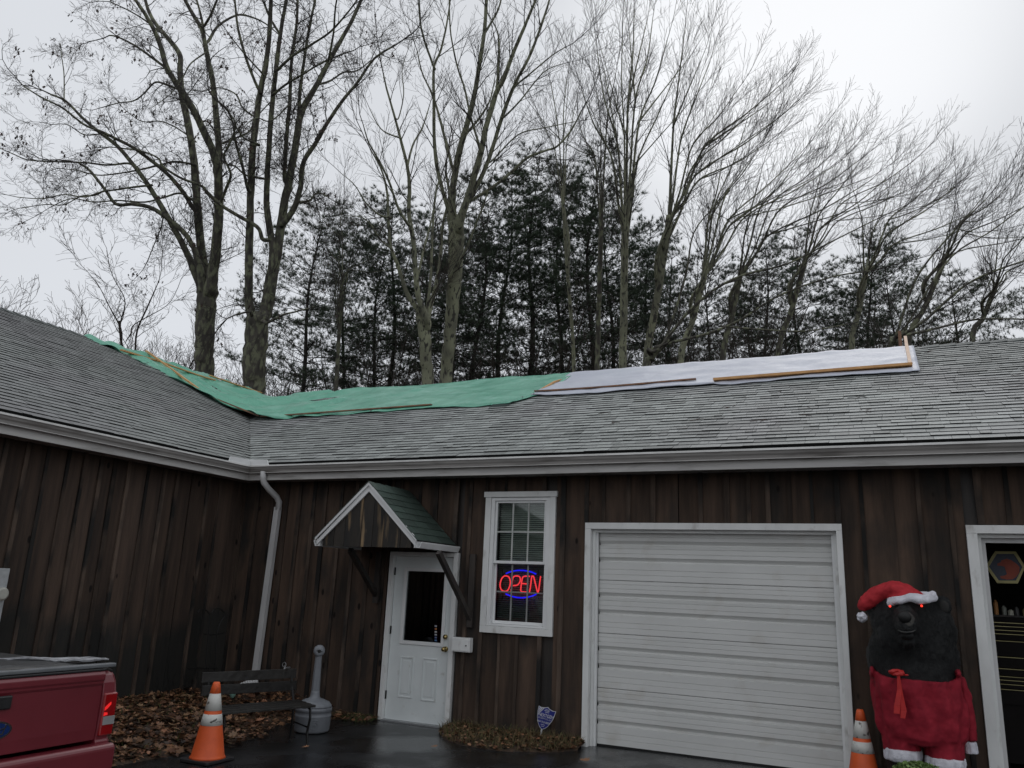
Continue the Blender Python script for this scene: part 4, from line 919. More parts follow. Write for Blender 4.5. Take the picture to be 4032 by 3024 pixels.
pc_ = Vector((ax, ay, .10)); aa = math.atan2(dv.y, dv.x)+.1
ring = [(ax+.208*math.cos(aa+.2*math.cos(t)), ay+.208*math.sin(aa+.2*math.cos(t)), .09+.038*math.sin(t)) for t in np.linspace(0, 2*PI, 17)]
q.tube(ring, .003, 5); q.tube([(ax+.208*math.cos(aa-.1+.2*i/4), ay+.208*math.sin(aa-.1+.2*i/4), .09+(.01 if i % 2 else -.01)) for i in range(5)], .003, 5); q.build('embossed_badge', PL, ar)
# ================================================================== BENCH
BW = mat('wet_bench_slat', (.022, .021, .019), (.012, .011, .010), 8, (1, 1, 1), rough=.35, bump=.3, rand=.3)
bx = Vector((.34, .94, 0)).normalized(); by = Vector((-bx.y, bx.x, 0)); bo = Vector((3.02, -1.82, 0))
bench = empty('garden_bench', (2.7, -2.2, 0), 'dark wet garden bench with thin iron legs beside the ash receptacle', 'bench')
Lb = 1.05
for k2 in range(4):
    q = MB(); a = bo+by*(.02+k2*.095)+Vector((0,0,.375+.004*k2)); q.beam(a-bx*Lb, a+bx*.05, .085, .024); q.build('seat_slat', BW, bench, bevel=.003)
for k2 in range(2):
    q = MB(); a = bo+by*(.42+.03*k2)+Vector((0,0,.54+.125*k2)); q.beam(a-bx*Lb, a+bx*.05, .10, .022, by*-1); q.build('back_slat', BW, bench, bevel=.003)
for t, nme in ((0.0, 'r'), (Lb-.08, 'l')):
    o0 = bo-bx*t
    q = MB(); q.tube([o0+by*.00+Vector((0,0,.0)), o0+by*.02+Vector((0,0,.12)), o0-by*.01+Vector((0,0,.25)), o0+by*.0+Vector((0,0,.33)), o0+by*.03+Vector((0,0,.36))], .013, 8); q.build('leg', BLACKM, bench)
    q = MB(); q.tube([o0+by*.36, o0+by*.34+Vector((0,0,.15)), o0+by*.35+Vector((0,0,.36)), o0+by*.43+Vector((0,0,.55)), o0+by*.47+Vector((0,0,.71))], .013, 8); q.build('leg', BLACKM, bench)
    q = MB(); q.tube([o0+by*.01+Vector((0,0,.16)), o0+by*.35+Vector((0,0,.18))], .009, 6); q.tube([o0+by*.02+Vector((0,0,.355)), o0+by*.38+Vector((0,0,.36))], .010, 6); q.build('side_bar', BLACKM, bench)
    q = MB(); q.tube([o0+by*.40+Vector((0,0,.50)), o0+by*.2+Vector((0,0,.58)), o0+by*.02+Vector((0,0,.57)), o0+by*.0+Vector((0,0,.50))], .011, 8)
# plant hooks, dead stems, glass ornament
hk = empty('shepherd_hooks', (.5, -.9, 0), 'black double shepherd hook plant stand against the left wall', 'plant hook')
def HK(a, b): p = on((600+.3014*a)*2212/4032, (2200+.3014*b)*2212/4032, 0, .5); return p
for pts in ([(590, 700), (620, 670), (665, 658), (715, 680), (745, 730), (745, 820), (735, 960), (700, 1500)], [(775, 715), (800, 670), (850, 648), (905, 665), (940, 710), (935, 760), (870, 870), (845, 960), (840, 1500)]):
    P = [HK(*p) for p in pts]; P[-1] = Vector((P[-1].x, P[-1].y, .05)); q = MB(); q.tube(P, .008, 7); q.build('hook', BLACKM, hk)
q = MB(); q.tube([HK(680, 985), HK(760, 995), HK(880, 985), HK(955, 965)], .008, 6); q.tube([HK(470, 1440), HK(640, 1430), HK(860, 1432)], .008, 6); q.build('crossbar', BLACKM, hk)
q = MB(); rr = random.Random(2)
for i in range(22):
    x, y = rr.uniform(.25, .55), rr.uniform(-1.5, -.8); h = rr.uniform(.3, 1.15) if i < 6 else rr.uniform(.2, .5); pts = [Vector((x, y, .1))]
    for k2 in range(6): pts.append(pts[-1]+Vector((rr.gauss(0, .02), rr.gauss(-.0, .03), h/6)))
    q.tube(pts, [.004, .004, .0035, .003, .003, .002, .0015], 4)
tag(q.build('dead_stems', GRASS), 'pale dried plant stems standing against the left wall', 'dead plant', kind='stuff')
gp = HF(915, 2745, -.9); q = MB(); q.sphere((gp.x, -.9, gp.z+.05), .042, 16, 12, 1, 1, 1.55)
gl = empty('glass_ornament', (gp.x, -.9, 0), 'pale teal glass float ornament seen under the bench back', 'ornament'); q.build('globe', mat('teal_glass', (.20, .36, .30), rough=.15), gl, smooth=True)
q = MB(); q.tube([(gp.x, -.9, gp.z), (gp.x, -.9, .05)], .006, 6); q.build('stake', BLACKM, gl)
# ================================================================== PICKUP TRUCK (tail end in view)
RP = mat('red_car_paint', (.17, .016, .026), (.14, .013, .021), 2, rough=.42, coat=.6, bump=.02, bscale=200)
BK = mat('black_vinyl', (.014, .015, .016), (.02, .02, .021), 6, rough=.38, bump=.15); CH = mat('chrome', (.7, .7, .72), rough=.12, metal=1)
TX = 4.51; YC = -6.35; HWd = .75
tk = empty('pickup_truck', (2.3, YC, 0), 'dark red pickup truck backed towards the camera with black bed cover', 'pickup truck')
def yy(s, a): return YC+s*a
# tailgate
q = MB(); prof = [(0, .735), (.012, .735), (.016, .80), (.016, 1.035), (.024, 1.05), (.024, 1.062), (.030, 1.07), (.030, 1.10), (.018, 1.118), (-.03, 1.124), (-.05, 1.11), (-.05, .735)]
q.prism(prof, (1,0,0), (0,0,1), (0, 2*(HWd-.105), 0), (TX-.02, YC-(HWd-.105), 0)); tg = q.build('tailgate', RP, tk, smooth=False, bevel=.004)
q = MB(); q.box(TX-.004, TX+.006, YC-.40, YC+.40, 1.046, 1.052); 
ep = on(45, 0, 0, 0)
hb = on(20, 1507, 0, TX+.02); q = MB(); q.box(TX-.006, TX+.004, YC-.12, YC+.0, hb.z-.035, hb.z+.035); 
q = MB(); q.obox((TX+.006, YC+.0, 1.0), (.008, 0, 0), (0, .085, 0), (0, 0, .035)); hd = q.build('handle', BK, tg, bevel=.008)
# oval emblem
em = Vector((TX+.002, YC, .863)); 
def oval(rx, rz, x0, x1): 
    m_ = MB(); n_ = 32; P = [(x0, em.y+rx*math.cos(t*2*PI/n_), em.z+rz*math.sin(t*2*PI/n_)) for t in range(n_)]; m_.add(P+[(x1, b, c) for a, b, c in P], [tuple(range(n_-1, -1, -1)), tuple(range(n_, 2*n_))]+[(i, (i+1)%n_, n_+(i+1)%n_, n_+i) for i in range(n_)]); return m_
oval(.117, .050, TX-.004, TX+.004).build('emblem', CH, tg); oval(.105, .041, TX+.004, TX+.006).build('emblem_face', mat('emblem_blue', (.01, .03, .13), rough=.2), tg)
put('emblem_script', text_mesh('Ford', .075, (TX+.0075, em.y, em.z), (0, 1, 0), (0, 0, 1), shear=.3), tg, (CH,))
# bed body with rounded corner posts
q = MB()
for s in (-1, 1):
    # plan outline of the corner column, extruded up, and side panel along the bed
    col_ = [(0, -.105), (0.0, -.03), (-.012, -.010), (-.04, 0), (-1.95, .0), (-1.95, -.06), (-.09, -.06), (-.09, -.105)]
    pts = [(TX+a, YC+s*(HWd+b)) for a, b in col_]
    if s < 0: pts.reverse()
    lv = [(.60, -.02), (.72, .008), (.735, 0), (.80, .006), (.98, .008), (1.05, 0), (1.09, -.012), (1.118, -.035), (1.122, -.05)]
    vs = []; n_ = len(pts)
    for (z, o_) in lv:
        for (x, y) in pts:
            f_ = 1 if abs(y-YC) > HWd-.045 else 0
            vs.append((x+(o_ if x > TX-.03 else 0), y+s*o_*f_, z))
    fs = [tuple(range(n_-1, -1, -1)), tuple(range((len(lv)-1)*n_, len(lv)*n_))]
    for i in range(len(lv)-1):
        for j in range(n_): fs.append((i*n_+j, i*n_+(j+1)%n_, (i+1)*n_+(j+1)%n_, (i+1)*n_+j))
    q.add(vs, fs)
q.box(TX-1.95, TX-.09, YC-HWd+.06, YC+HWd-.06, .60, .66)
bed = q.build('bed', RP, tk, bevel=.006)
for s in (-1, 1):
    q = MB(); q.box(TX-.02, TX+.016, min(yy(s, HWd-.095), yy(s, HWd-.004)), max(yy(s, HWd-.095), yy(s, HWd-.004)), .755, .992)
    q.box(TX-.11, TX-.02, min(yy(s, HWd-.02), yy(s, HWd+.012)), max(yy(s, HWd-.02), yy(s, HWd+.012)), .755, .992)
    tl = q.build('taillight', mat('red_lens', (.30, .008, .010), rough=.12, coat=1), tk, bevel=.008)
    q = MB(); q.box(TX+.010, TX+.0185, min(yy(s, HWd-.085), yy(s, HWd-.006)), max(yy(s, HWd-.085), yy(s, HWd-.006)), .815, .862); q.build('reversing_lens', mat('clear_lens', (.55, .55, .55), rough=.12, metal=.4), tl)
    q = MB(); yc_ = yy(s, HWd-.072); q.prism([(-.012, -.01), (.006, .0), (.028, .022), (.026, .036), (.010, .026), (-.012, .008)], (0, s, 0), (0, 0, 1), (.0025*1, 0, 0), (TX+.0162, yc_, .905)); q.prism([(-.014, -.012), (.012, -.008), (.010, .004), (-.012, .008)], (0, s, 0), (0, 0, 1), (.0025, 0, 0), (TX+.0162, yc_, .878)); q.build('lit_reflector', mat('lit_red', (.6, .01, .01), emit=(1, .02, .02), estr=.45), tl)
# cover
q = MB(); vs = []; fs = []; n1, n2 = 22, 14
for i in range(n1+1):
    for j in range(n2+1):
        x = TX-.03-1.92*i/n1; t = j/n2*2-1; y = YC+t*(HWd-.03); z = 1.150+.022*(1-t*t)+.010*noise.noise(Vector((x*4, y*6, 0)))-(.02 if abs(t) == 1 else 0)-(.018 if i == 0 else 0)
        vs.append((x, y, z))
for i in range(n1):
    for j in range(n2): a = i*(n2+1)+j; fs.append((a, a+1, a+n2+2, a+n2+1))
q.add(vs, fs); cv = q.build('bed_cover', BK, tk, smooth=True); cv.modifiers.new('t', 'SOLIDIFY').thickness = .02
q = MB(); q.box(TX-.055, TX-.005, YC-HWd+.03, YC+HWd-.03, 1.135, 1.158); q.build('cover_rail', mat('rail_grey', (.16, .17, .18), rough=.3), tk, bevel=.006)
q = MB(); q.box(TX-.04, TX+.004, YC-HWd+.10, YC+HWd-.10, 1.119, 1.132); q.build('cover_seal', BK, tk, bevel=.004)
q = MB(); rr = random.Random(21)
for k2 in range(7):
    y0 = YC+HWd-.06; x = TX-.05-.01*k2; pts = []
    for i in range(9):
        pts.append(Vector((x-.045*i*(.5+.2*k2)*.6, y0-i*(.030+.012*k2*.3)+rr.gauss(0, .006), 1.172+.006*rr.random()+.004*math.sin(i*1.5+k2))))
    q.tube(pts, [.004, .007, .008, .009, .009, .008, .007, .005, .003], 5)
q.build('cover_wrinkle', mat('worn_vinyl_edge', (.34, .35, .37), (.15, .15, .16), 20, rough=.4), tk)
q = MB(); q.prism([(0, 0), (.09, 0), (.10, .02), (.10, .13), (.085, .15), (0, .15)], (1,0,0), (0,0,1), (0, 2*HWd-.02, 0), (TX-.03, YC-HWd+.01, .565)); q.build('rear_bumper', RP, tk, bevel=.012)
q = MB(); q.box(TX+.071, TX+.0725, YC-.26, YC+.26, .575, .66); q.build('plate_recess', BLACKM, tk)
# rest of the truck
q = MB(); q.prism([(TX-1.97, .45), (TX-1.97, 1.10), (TX-2.05, 1.12), (TX-2.25, 1.56), (TX-2.95, 1.58), (TX-3.35, 1.10), (TX-4.25, 1.02), (TX-4.38, .90), (TX-4.38, .40)], (1,0,0), (0,0,1), (0, 2*HWd, 0), (0, YC-HWd, 0)); cab = q.build('cab', RP, tk, bevel=.03)
q = MB()
for s in (-1, 1): q.prism([(TX-2.22, 1.13), (TX-2.32, 1.50), (TX-2.90, 1.52), (TX-3.22, 1.13)], (1,0,0), (0,0,1), (0, .004, 0), (0, yy(s, HWd)-.002+s*.003, 0))
q.build('side_window', mat('dark_glass', (.01, .012, .012), rough=.08), cab)
q = MB(); q.prism([(TX-2.035, 1.15), (TX-2.05, 1.15), (TX-2.225, 1.52), (TX-2.21, 1.52)], (1,0,0), (0,0,1), (0, 2*HWd-.2, 0), (.012, YC-HWd+.1, 0)); q.build('rear_window', MATS['dark_glass'], cab)
for x in (TX-.95, TX-3.65):
    for s in (-1, 1):
        wq = empty('wheel_tmp', (x, yy(s, HWd-.10), .33)); bpy.data.objects.remove(wq)
        q = MB(); q.tube([(x, yy(s, HWd-.02), .32), (x, yy(s, HWd-.03), .32), (x, yy(s, HWd-.19), .32), (x, yy(s, HWd-.2), .32)], [.28, .315, .315, .28], 28); wh = q.build('wheel', mat('tyre_rubber', (.02, .02, .02), rough=.8), tk)
        q = MB(); q.tube([(x, yy(s, HWd-.015), .32), (x, yy(s, HWd-.06), .32)], [.18, .17], 20); q.build('rim', GALV, wh)
# ================================================================== BEAR
FUR = mat('black_fur', (.0085, .0095, .0105), (.022, .023, .023), 22, rough=.45, bump=1.0, bscale=120, spec=.35)
MUZ = mat('tan_muzzle', (.075, .071, .062), (.04, .038, .035), 14, rough=.7, bump=.5, bscale=60)
SUIT = mat('red_velvet', (.32, .020, .036), (.22, .013, .025), 9, rough=.8, bump=.25, bscale=18, spec=.2)
HATR = mat('red_felt_hat', (.50, .035, .045), (.38, .026, .034), 9, rough=.75, bump=.3, bscale=20, spec=.2)
BOWR = mat('bright_red_ribbon', (.55, .02, .018), (.42, .015, .015), 9, rough=.5)
PLUSH = mat('white_plush', (.70, .70, .76), (.55, .55, .60), 12, rough=.9, bump=.5, bscale=50)
by0 = -.45
bear = empty('bear_statue', (8.92, by0, 0), 'life size black bear figure with red Santa hat and trousers beside the open bay', 'bear figure')
def ell(mb, u, v, ru, rv, y, dy, n=20, m=14):
    c_ = H(u, v, y); rx = (H(u+ru, v, y)-c_).length; rz = (H(u, v-rv, y)-c_).length; mb.sphere(c_, 1, n, m, rx, dy, rz); return c_
q = MB()
ell(q, 1976, 1455, 96, 80, by0, .30); ell(q, 1972, 1400, 96, 66, by0-.02, .27); ell(q, 1957, 1343, 80, 68, by0-.06, .24)
ell(q, 1955, 1375, 66, 50, by0-.17, .17); ell(q, 1957, 1345, 30, 40, by0-.30, .17); ell(q, 1958, 1352, 27, 24, by0-.42, .12)
ell(q, 1959, 1383, 24, 16, by0-.36, .10); ell(q, 2037, 1309, 20, 23, by0-.05, .05); ell(q, 1885, 1318, 16, 18, by0+.02, .05)
ell(q, 1958, 1310, 56, 26, by0-.16, .14); ell(q, 2016, 1362, 52, 58, by0, .22); ell(q, 2030, 1420, 44, 60, by0, .2); ell(q, 1915, 1420, 44, 60, by0, .2)
ell(q, 1985, 1520, 90, 70, by0, .28)
for s in (-1, 1): 
    c_ = Vector((8.92+s*.17, by0+.02, .33)); q.lathe(c_-Vector((0,0,.33)), [(.15, .02), (.16, .08), (.12, .2), (.13, .4), (.17, .7)], 18, 1, 1.1)
    q.sphere((8.92+s*.17, by0-.10, .07), .13, 14, 10, 1, 1.5, .55)
body = put('body', remeshed(q, .016, 5, (.03, .06)), bear, (FUR,), smooth=True)
q = MB(); ell(q, 1958, 1347, 22, 27, by0-.41, .13); mz = put('muzzle', remeshed(q, .01, 3), bear, (MUZ,), smooth=True)
q = MB(); ell(q, 1936, 1340, 8, 16, by0-.33, .13); ell(q, 1979, 1346, 9, 20, by0-.36, .13); 
q = MB(); nc = ell(q, 1954, 1333, 15, 13, by0-.53, .035); q.build('nose', BLACKM, bear, smooth=True)
q = MB(); P = [H(1940, 1361, by0-.53), H(1948, 1365, by0-.55), H(1959, 1366, by0-.56), H(1970, 1365, by0-.55), H(1978, 1361, by0-.53)]; q.tube(P, .006, 6); q.build('lower_lip', mat('lip_grey', (.045, .045, .042), rough=.4), bear, smooth=True)
q = MB(); ell(q, 1959, 1373, 16, 10, by0-.45, .05); q.build('mouth', BLACKM, bear, smooth=True)
q = MB(); c_ = H(2038, 1309, by0-.03); ell(q, 2039, 1311, 12, 14, by0-.095, .012); q.build('inner_ear', mat('inner_ear', (.025, .024, .022), rough=.8), bear, smooth=True)
for (u, v) in ((1922.5, 1309.5), (1991, 1309)):
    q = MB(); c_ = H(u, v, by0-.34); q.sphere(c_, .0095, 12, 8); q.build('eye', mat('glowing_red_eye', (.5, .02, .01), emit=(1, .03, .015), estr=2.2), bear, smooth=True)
# fur strands, mostly at the outline
bm_ = body.data; nv = len(bm_.vertices); rr = random.Random(9); q = MB()
off = Vector(POS[body.name])
for i in range(11000):
    v = bm_.vertices[rr.randrange(nv)]; p = v.co+off; n_ = v.normal
    if n_.y > .5 or p.z < .9: continue
    t = Vector((n_.x*.8+rr.gauss(0, .3), n_.y*.6, n_.z*.6-.6+rr.gauss(0, .3))).normalized(); L_ = rr.uniform(.025, .06); s_ = t.cross(n_); s_ = s_.normalized()*.0012 if s_.length > .01 else Vector((.001, 0, 0))
    q.add([p-s_, p+s_, p+(t+n_*.5)*L_], [(0, 1, 2)])
fu = q.build('fur', FUR, bear); fu['kind'] = 'stuff'
# trousers
q = MB()
def loft(mb, rings, n=40, cap=True, lift=0):
    vs = []; fs = []
    for (c_, rx, ry, w_) in rings:
        for j in range(n):
            a = 2*PI*j/n; f_ = 1+w_*math.sin(a*9+c_.z*5)+w_*.7*math.sin(a*17-c_.z*9); vs.append(c_+Vector((math.cos(a)*rx*f_, math.sin(a)*ry*f_, lift*abs(math.cos(a))**5 if c_.z > .98 else 0)))
    k = len(rings)
    for i in range(k-1):
        for j in range(n): fs.append((i*n+j, i*n+(j+1)%n, (i+1)*n+(j+1)%n, (i+1)*n+j))
    if cap: fs += [tuple(range(n-1, -1, -1)), tuple((k-1)*n+j for j in range(n))]
    mb.add(vs, fs)
def ring(u, v, hwid, ry, w_, y=by0-.02):
    c_ = H(u, v, y); return (c_, (H(u+hwid, v, y)-c_).length, ry, w_)
loft(q, [ring(1994, 1603, 86, .24, .02), ring(1992, 1590, 95, .28, .03), ring(1990, 1555, 101, .30, .035), ring(1984, 1515, 102, .31, .04), ring(1979, 1480, 99, .325, .045), ring(1977, 1464, 97, .315, .05)], n=72, lift=.05)
me_t = remeshed(q, .014, 2)
q2 = MB(); loft(q2, [ring(1950, 1622, 39, .20, .03), ring(1946, 1590, 43, .22, .03), ring(1948, 1560, 40, .2, .02)]); loft(q2, [ring(2040, 1636, 42, .20, .03), ring(2037, 1590, 46, .22, .03), ring(2036, 1560, 44, .2, .02)])
q.v += []; q3 = MB(); q3.v = q.v[:]; q3.f = q.f[:]; k = len(q3.v); q3.v += q2.v; q3.f += [tuple(i+k for i in f) for f in q2.f]
# raised hem at the hips
for (u, v, ru, rv) in ((1884, 1450, 5, 12), (2068, 1454, 7, 9)):
    c_ = H(u, v, by0-.1); q3.sphere(c_, 1, 12, 8, (H(u+ru, v, by0)-H(u, v, by0)).length, .15, (H(u, v-rv, by0)-H(u, v, by0)).length)
tr = put('trousers', remeshed(q3, .012, 2, (.045, .16)), bear, (SUIT,), smooth=True)
for (u, v, w, ta) in ((1950, 1630, 38, 0), (2041, 1648, 41, 0)):
    q = MB(); loft(q, [ring(u, v+10, w+3, .235, .03), ring(u, v, w+4, .25, .04), ring(u, v-16, w+2, .24, .03)]); put('cuff', remeshed(q, .014, 2, (.015, .05)), bear, (PLUSH,), smooth=True)
# empty sleeve hanging on the right hip
q = MB(); loft(q, [ring(2097, 1600, 14, .07, .05, by0+.10), ring(2094, 1560, 14, .08, .05, by0+.10), ring(2084, 1500, 14, .08, .06, by0+.10), ring(2075, 1462, 8, .05, .05, by0+.08)]); put('sleeve', remeshed(q, .010, 2, (.015, .05)), bear, (SUIT,), smooth=True)
q = MB(); loft(q, [ring(2097, 1627, 17, .09, .05, by0+.10), ring(2094, 1601, 15, .085, .05, by0+.10)]); put('cuff', remeshed(q, .010, 2, (.01, .04)), bear, (PLUSH,), smooth=True)
# bow
q = MB(); yb = by0-.36
for k2 in range(9):
    a = k2/9*2*PI; c_ = H(1937, 1453, yb)+Vector((math.cos(a)*.042, -.005*k2 % .02, math.sin(a)*.018)); q.sphere(c_, .026, 10, 7, 1.15, .7, .6)
c_ = H(1957, 1458, yb+.02); q.sphere(c_, .018, 8, 6, 1.4, .5, .5)
bw_ = put('bow', remeshed(q, .006, 1, (.012, .02)), bear, (BOWR,), smooth=True)
q = MB()
for (pa, wd) in (((( 1940, 1458), (1943, 1490), (1938, 1525), (1937, 1542)), (.02, .04, .05, .05)), (((1941, 1458), (1947, 1500), (1952, 1535), (1950, 1552)), (.02, .03, .05, .04))):
    P = [H(*p, yb+.0) for p in pa]
    for k2 in range(3):
        a, b = P[k2], P[k2+1]; w0, w1 = wd[k2], wd[k2+1]
        q.add([a+Vector((-w0/2,0,0)), a+Vector((w0/2,-.008,0)), b+Vector((w1/2,-.008,0)), b+Vector((-w1/2,0,0)), a+Vector((-w0/2,.006,0)), a+Vector((w0/2,.006,0)), b+Vector((w1/2,.006,0)), b+Vector((-w1/2,.006,0))], [(0,3,2,1),(4,5,6,7),(0,1,5,4),(2,3,7,6),(1,2,6,5),(3,0,4,7)])
q.build('bow_tail', BOWR, bear, bevel=.003)
# hat
q = MB(); yh = by0-.12
hp = [((1958, 1292), 46, .17), ((1955, 1285), 40, .165), ((1942, 1276), 32, .15), ((1928, 1273), 24, .12), ((1905, 1281), 20, .10), ((1885, 1291), 19, .085), ((1870, 1302), 16, .07), ((1863, 1311), 12, .05)]
for k2 in range(len(hp)-1):
    (a, ra, da), (b, rb, db_) = hp[k2], hp[k2+1]
    for t in (0, .33, .66): 
        u = a[0]+(b[0]-a[0])*t; v = a[1]+(b[1]-a[1])*t; r_ = ra+(rb-ra)*t; dd = da+(db_-da)*t; ell(q, u, v, r_, min(r_, 18), yh, dd, 16, 10)
hat = put('hat', remeshed(q, .012, 3, (.035, .07)), bear, (HATR,), smooth=True)
q = MB(); c_ = H(1968, 1297, yh-.02); n_ = 48; P = []; rad = []
for i in range(n_+1):
    a = 2*PI*i/n_; P.append(c_+Vector((math.cos(a)*.195, math.sin(a)*.20, -.003+.028*math.cos(a)+.012*math.sin(3*a+.5)+.006*math.sin(7*a)))); rad.append(.031+.007*math.sin(4*a)+.003*math.sin(9*a+1))
q.tube(P, rad, 12, cap=False); q.tube([p_+Vector((0, .012, .030)) for p_ in P], [r_*.8 for r_ in rad], 12, cap=False); c2b = H(1996, 1284, yh+.02); q.sphere(c2b, .035, 12, 8, 2.0, 1.5, .8)
put('hat_brim', remeshed(q, .009, 4, (.010, .06)), bear, (PLUSH,), smooth=True)
q = MB(); c_ = H(1862, 1333, yh-.04); q.sphere(c_, .048, 16, 12); put('pompom', remeshed(q, .008, 0, (.03, .02)), bear, (PLUSH,), smooth=True)
# leafy plant in front of the bear
pl = H(1987, 1652, -1.15); pt = empty('potted_plant', (pl.x, -1.15, 0), 'bushy light green leafy plant in a pot in front of the bear', 'plant')
q = MB(); q.lathe((pl.x, -1.15, 0), [(.13, 0), (.15, .05), (.19, .26), (.20, .28), (.18, .28), (.17, .24)], 24); q.build('pot', mat('clay_pot', (.10, .08, .07), rough=.7), pt, smooth=True)
q = MB(); rr = random.Random(31)
for i in range(900):
    a = rr.uniform(0, 6.28); ph = rr.uniform(-.1, 1.5); r_ = .22*rr.uniform(.6, 1); c_ = Vector((pl.x+math.cos(a)*math.cos(ph)*r_*1.2, -1.15+math.sin(a)*math.cos(ph)*r_*.9, .28+math.sin(ph)*r_*.62))
    d1 = Vector((rr.gauss(0,1), rr.gauss(0,1), rr.gauss(0,.6))).normalized()*.018; d2 = d1.cross(Vector((rr.gauss(0,1), rr.gauss(0,1), rr.gauss(0,1)))).normalized()*.012
    q.tone = rr.uniform(.6, 1.4); q.add([c_-d1, c_+d2, c_+d1, c_-d2], [(0,1,2,3)])
for i in range(30):
    a = rr.uniform(0, 6.28); q.tone = .5; q.tube([(pl.x, -1.15, .2), (pl.x+math.cos(a)*.14, -1.15+math.sin(a)*.1, .34)], .003, 4)
fo_ = q.build('foliage', mat('light_green_leaf', (.16, .24, .07), (.10, .17, .05), 10, rough=.5, attr='tone'), pt); fo_['kind'] = 'stuff'
# ================================================================== TREES
def cat(P, t):
    n = len(P)-1; i = min(n-1, int(t*n)); f = t*n-i
    p0 = P[max(i-1, 0)]; p1 = P[i]; p2 = P[i+1]; p3 = P[min(i+2, n)]
    return tuple(.5*((2*p1[k])+(p2[k]-p0[k])*f+(2*p0[k]-5*p1[k]+4*p2[k]-p3[k])*f*f+(3*p1[k]-p0[k]-3*p2[k]+p3[k])*f**3) for k in range(len(p1)))
class Twigs:
    def __init__(s, seed, up=.10, wig=.16, angle=(.5, .95), dens=1.0, maxlev=3, curl=0, rmin=.0045): s.S = []; s.r = random.Random(seed); s.up = up; s.wig = wig; s.angle = angle; s.dens = dens; s.maxlev = maxlev; s.rmin = rmin; s.ends = []
    def grow(s, p, d, length, r, lev):
        R_ = s.r; seg = (.5, .32, .2, .14)[min(lev, 3)]; n = max(2, int(length/seg+.5)); st = length/n
        x, y, z = p; dx, dy, dz = d; r0 = r
        for i in range(n):
            w = s.wig*(1.0 if lev else .6)
            dx += R_.gauss(0, w); dy += R_.gauss(0, w); dz += R_.gauss(0, w)+s.up*.5
            m = 1/math.sqrt(dx*dx+dy*dy+dz*dz); dx *= m; dy *= m; dz *= m
            nx_, ny_, nz_ = x+dx*st, y+dy*st, z+dz*st; r1 = max(s.rmin, r*(1-(i+1)/n*.75))
            s.S.append((x, y, z, nx_, ny_, nz_, r0, r1)); x, y, z = nx_, ny_, nz_; r0 = r1
            if lev < s.maxlev:
                k = s.dens*(1.5, 1.5, 1.2, 1)[lev]*st/seg
                while R_.random() < k:
                    k -= 1
                    rem = length*(1-(i+.5)/n); L_ = min(max(rem*.9, .25*length), length*.62)*R_.uniform(.6, 1.1)
                    if L_ > .12: s.child(x, y, z, dx, dy, dz, L_, r1*.6, lev+1)
        s.ends.append((x, y, z))
    def child(s, x, y, z, dx, dy, dz, L_, r, lev):
        R_ = s.r; a = R_.uniform(*s.angle)
        ax, ay, az = R_.gauss(0, 1), R_.gauss(0, 1), R_.gauss(0, 1); t = ax*dx+ay*dy+az*dz; ax -= t*dx; ay -= t*dy; az -= t*dz; m = 1/max(1e-6, math.sqrt(ax*ax+ay*ay+az*az)); c_, s_ = math.cos(a), math.sin(a)*m
        s.grow((x, y, z), (dx*c_+ax*s_, dy*c_+ay*s_, dz*c_+az*s_+s.up), L_, max(s.rmin, r), lev)
    def mesh(s, name):
        A = np.array(s.S); return seg_mesh(A, name)
def seg_mesh(A, name, sides=3):
    n = len(A); P0 = A[:, 0:3]; P1 = A[:, 3:6]; D = P1-P0; D /= np.linalg.norm(D, axis=1)[:, None]+1e-9
    ref = np.where(np.abs(D[:, 2:3]) > .9, np.array([[1., 0, 0]]), np.array([[0, 0, 1.]])); X = np.cross(D, ref); X /= np.linalg.norm(X, axis=1)[:, None]; Y = np.cross(D, X)
    V = np.empty((n, 2*sides, 3), 'f')
    for j in range(sides):
        a = 2*PI*j/sides; o = X*math.cos(a)+Y*math.sin(a); V[:, j] = P0+o*A[:, 6:7]; V[:, sides+j] = P1+o*A[:, 7:8]
    F = np.array([[j, (j+1) % sides, sides+(j+1) % sides, sides+j] for j in range(sides)])
    F = (F[None]+(np.arange(n)*2*sides)[:, None, None]).reshape(-1, 4)
    me = bpy.data.meshes.new(name); me.vertices.add(n*2*sides); me.vertices.foreach_set('co', V.ravel()); me.loops.add(F.size); me.loops.foreach_set('vertex_index', F.ravel().astype('i'))
    me.polygons.add(len(F)); me.polygons.foreach_set('loop_start', (np.arange(len(F))*4).astype('i')); me.update(); return me
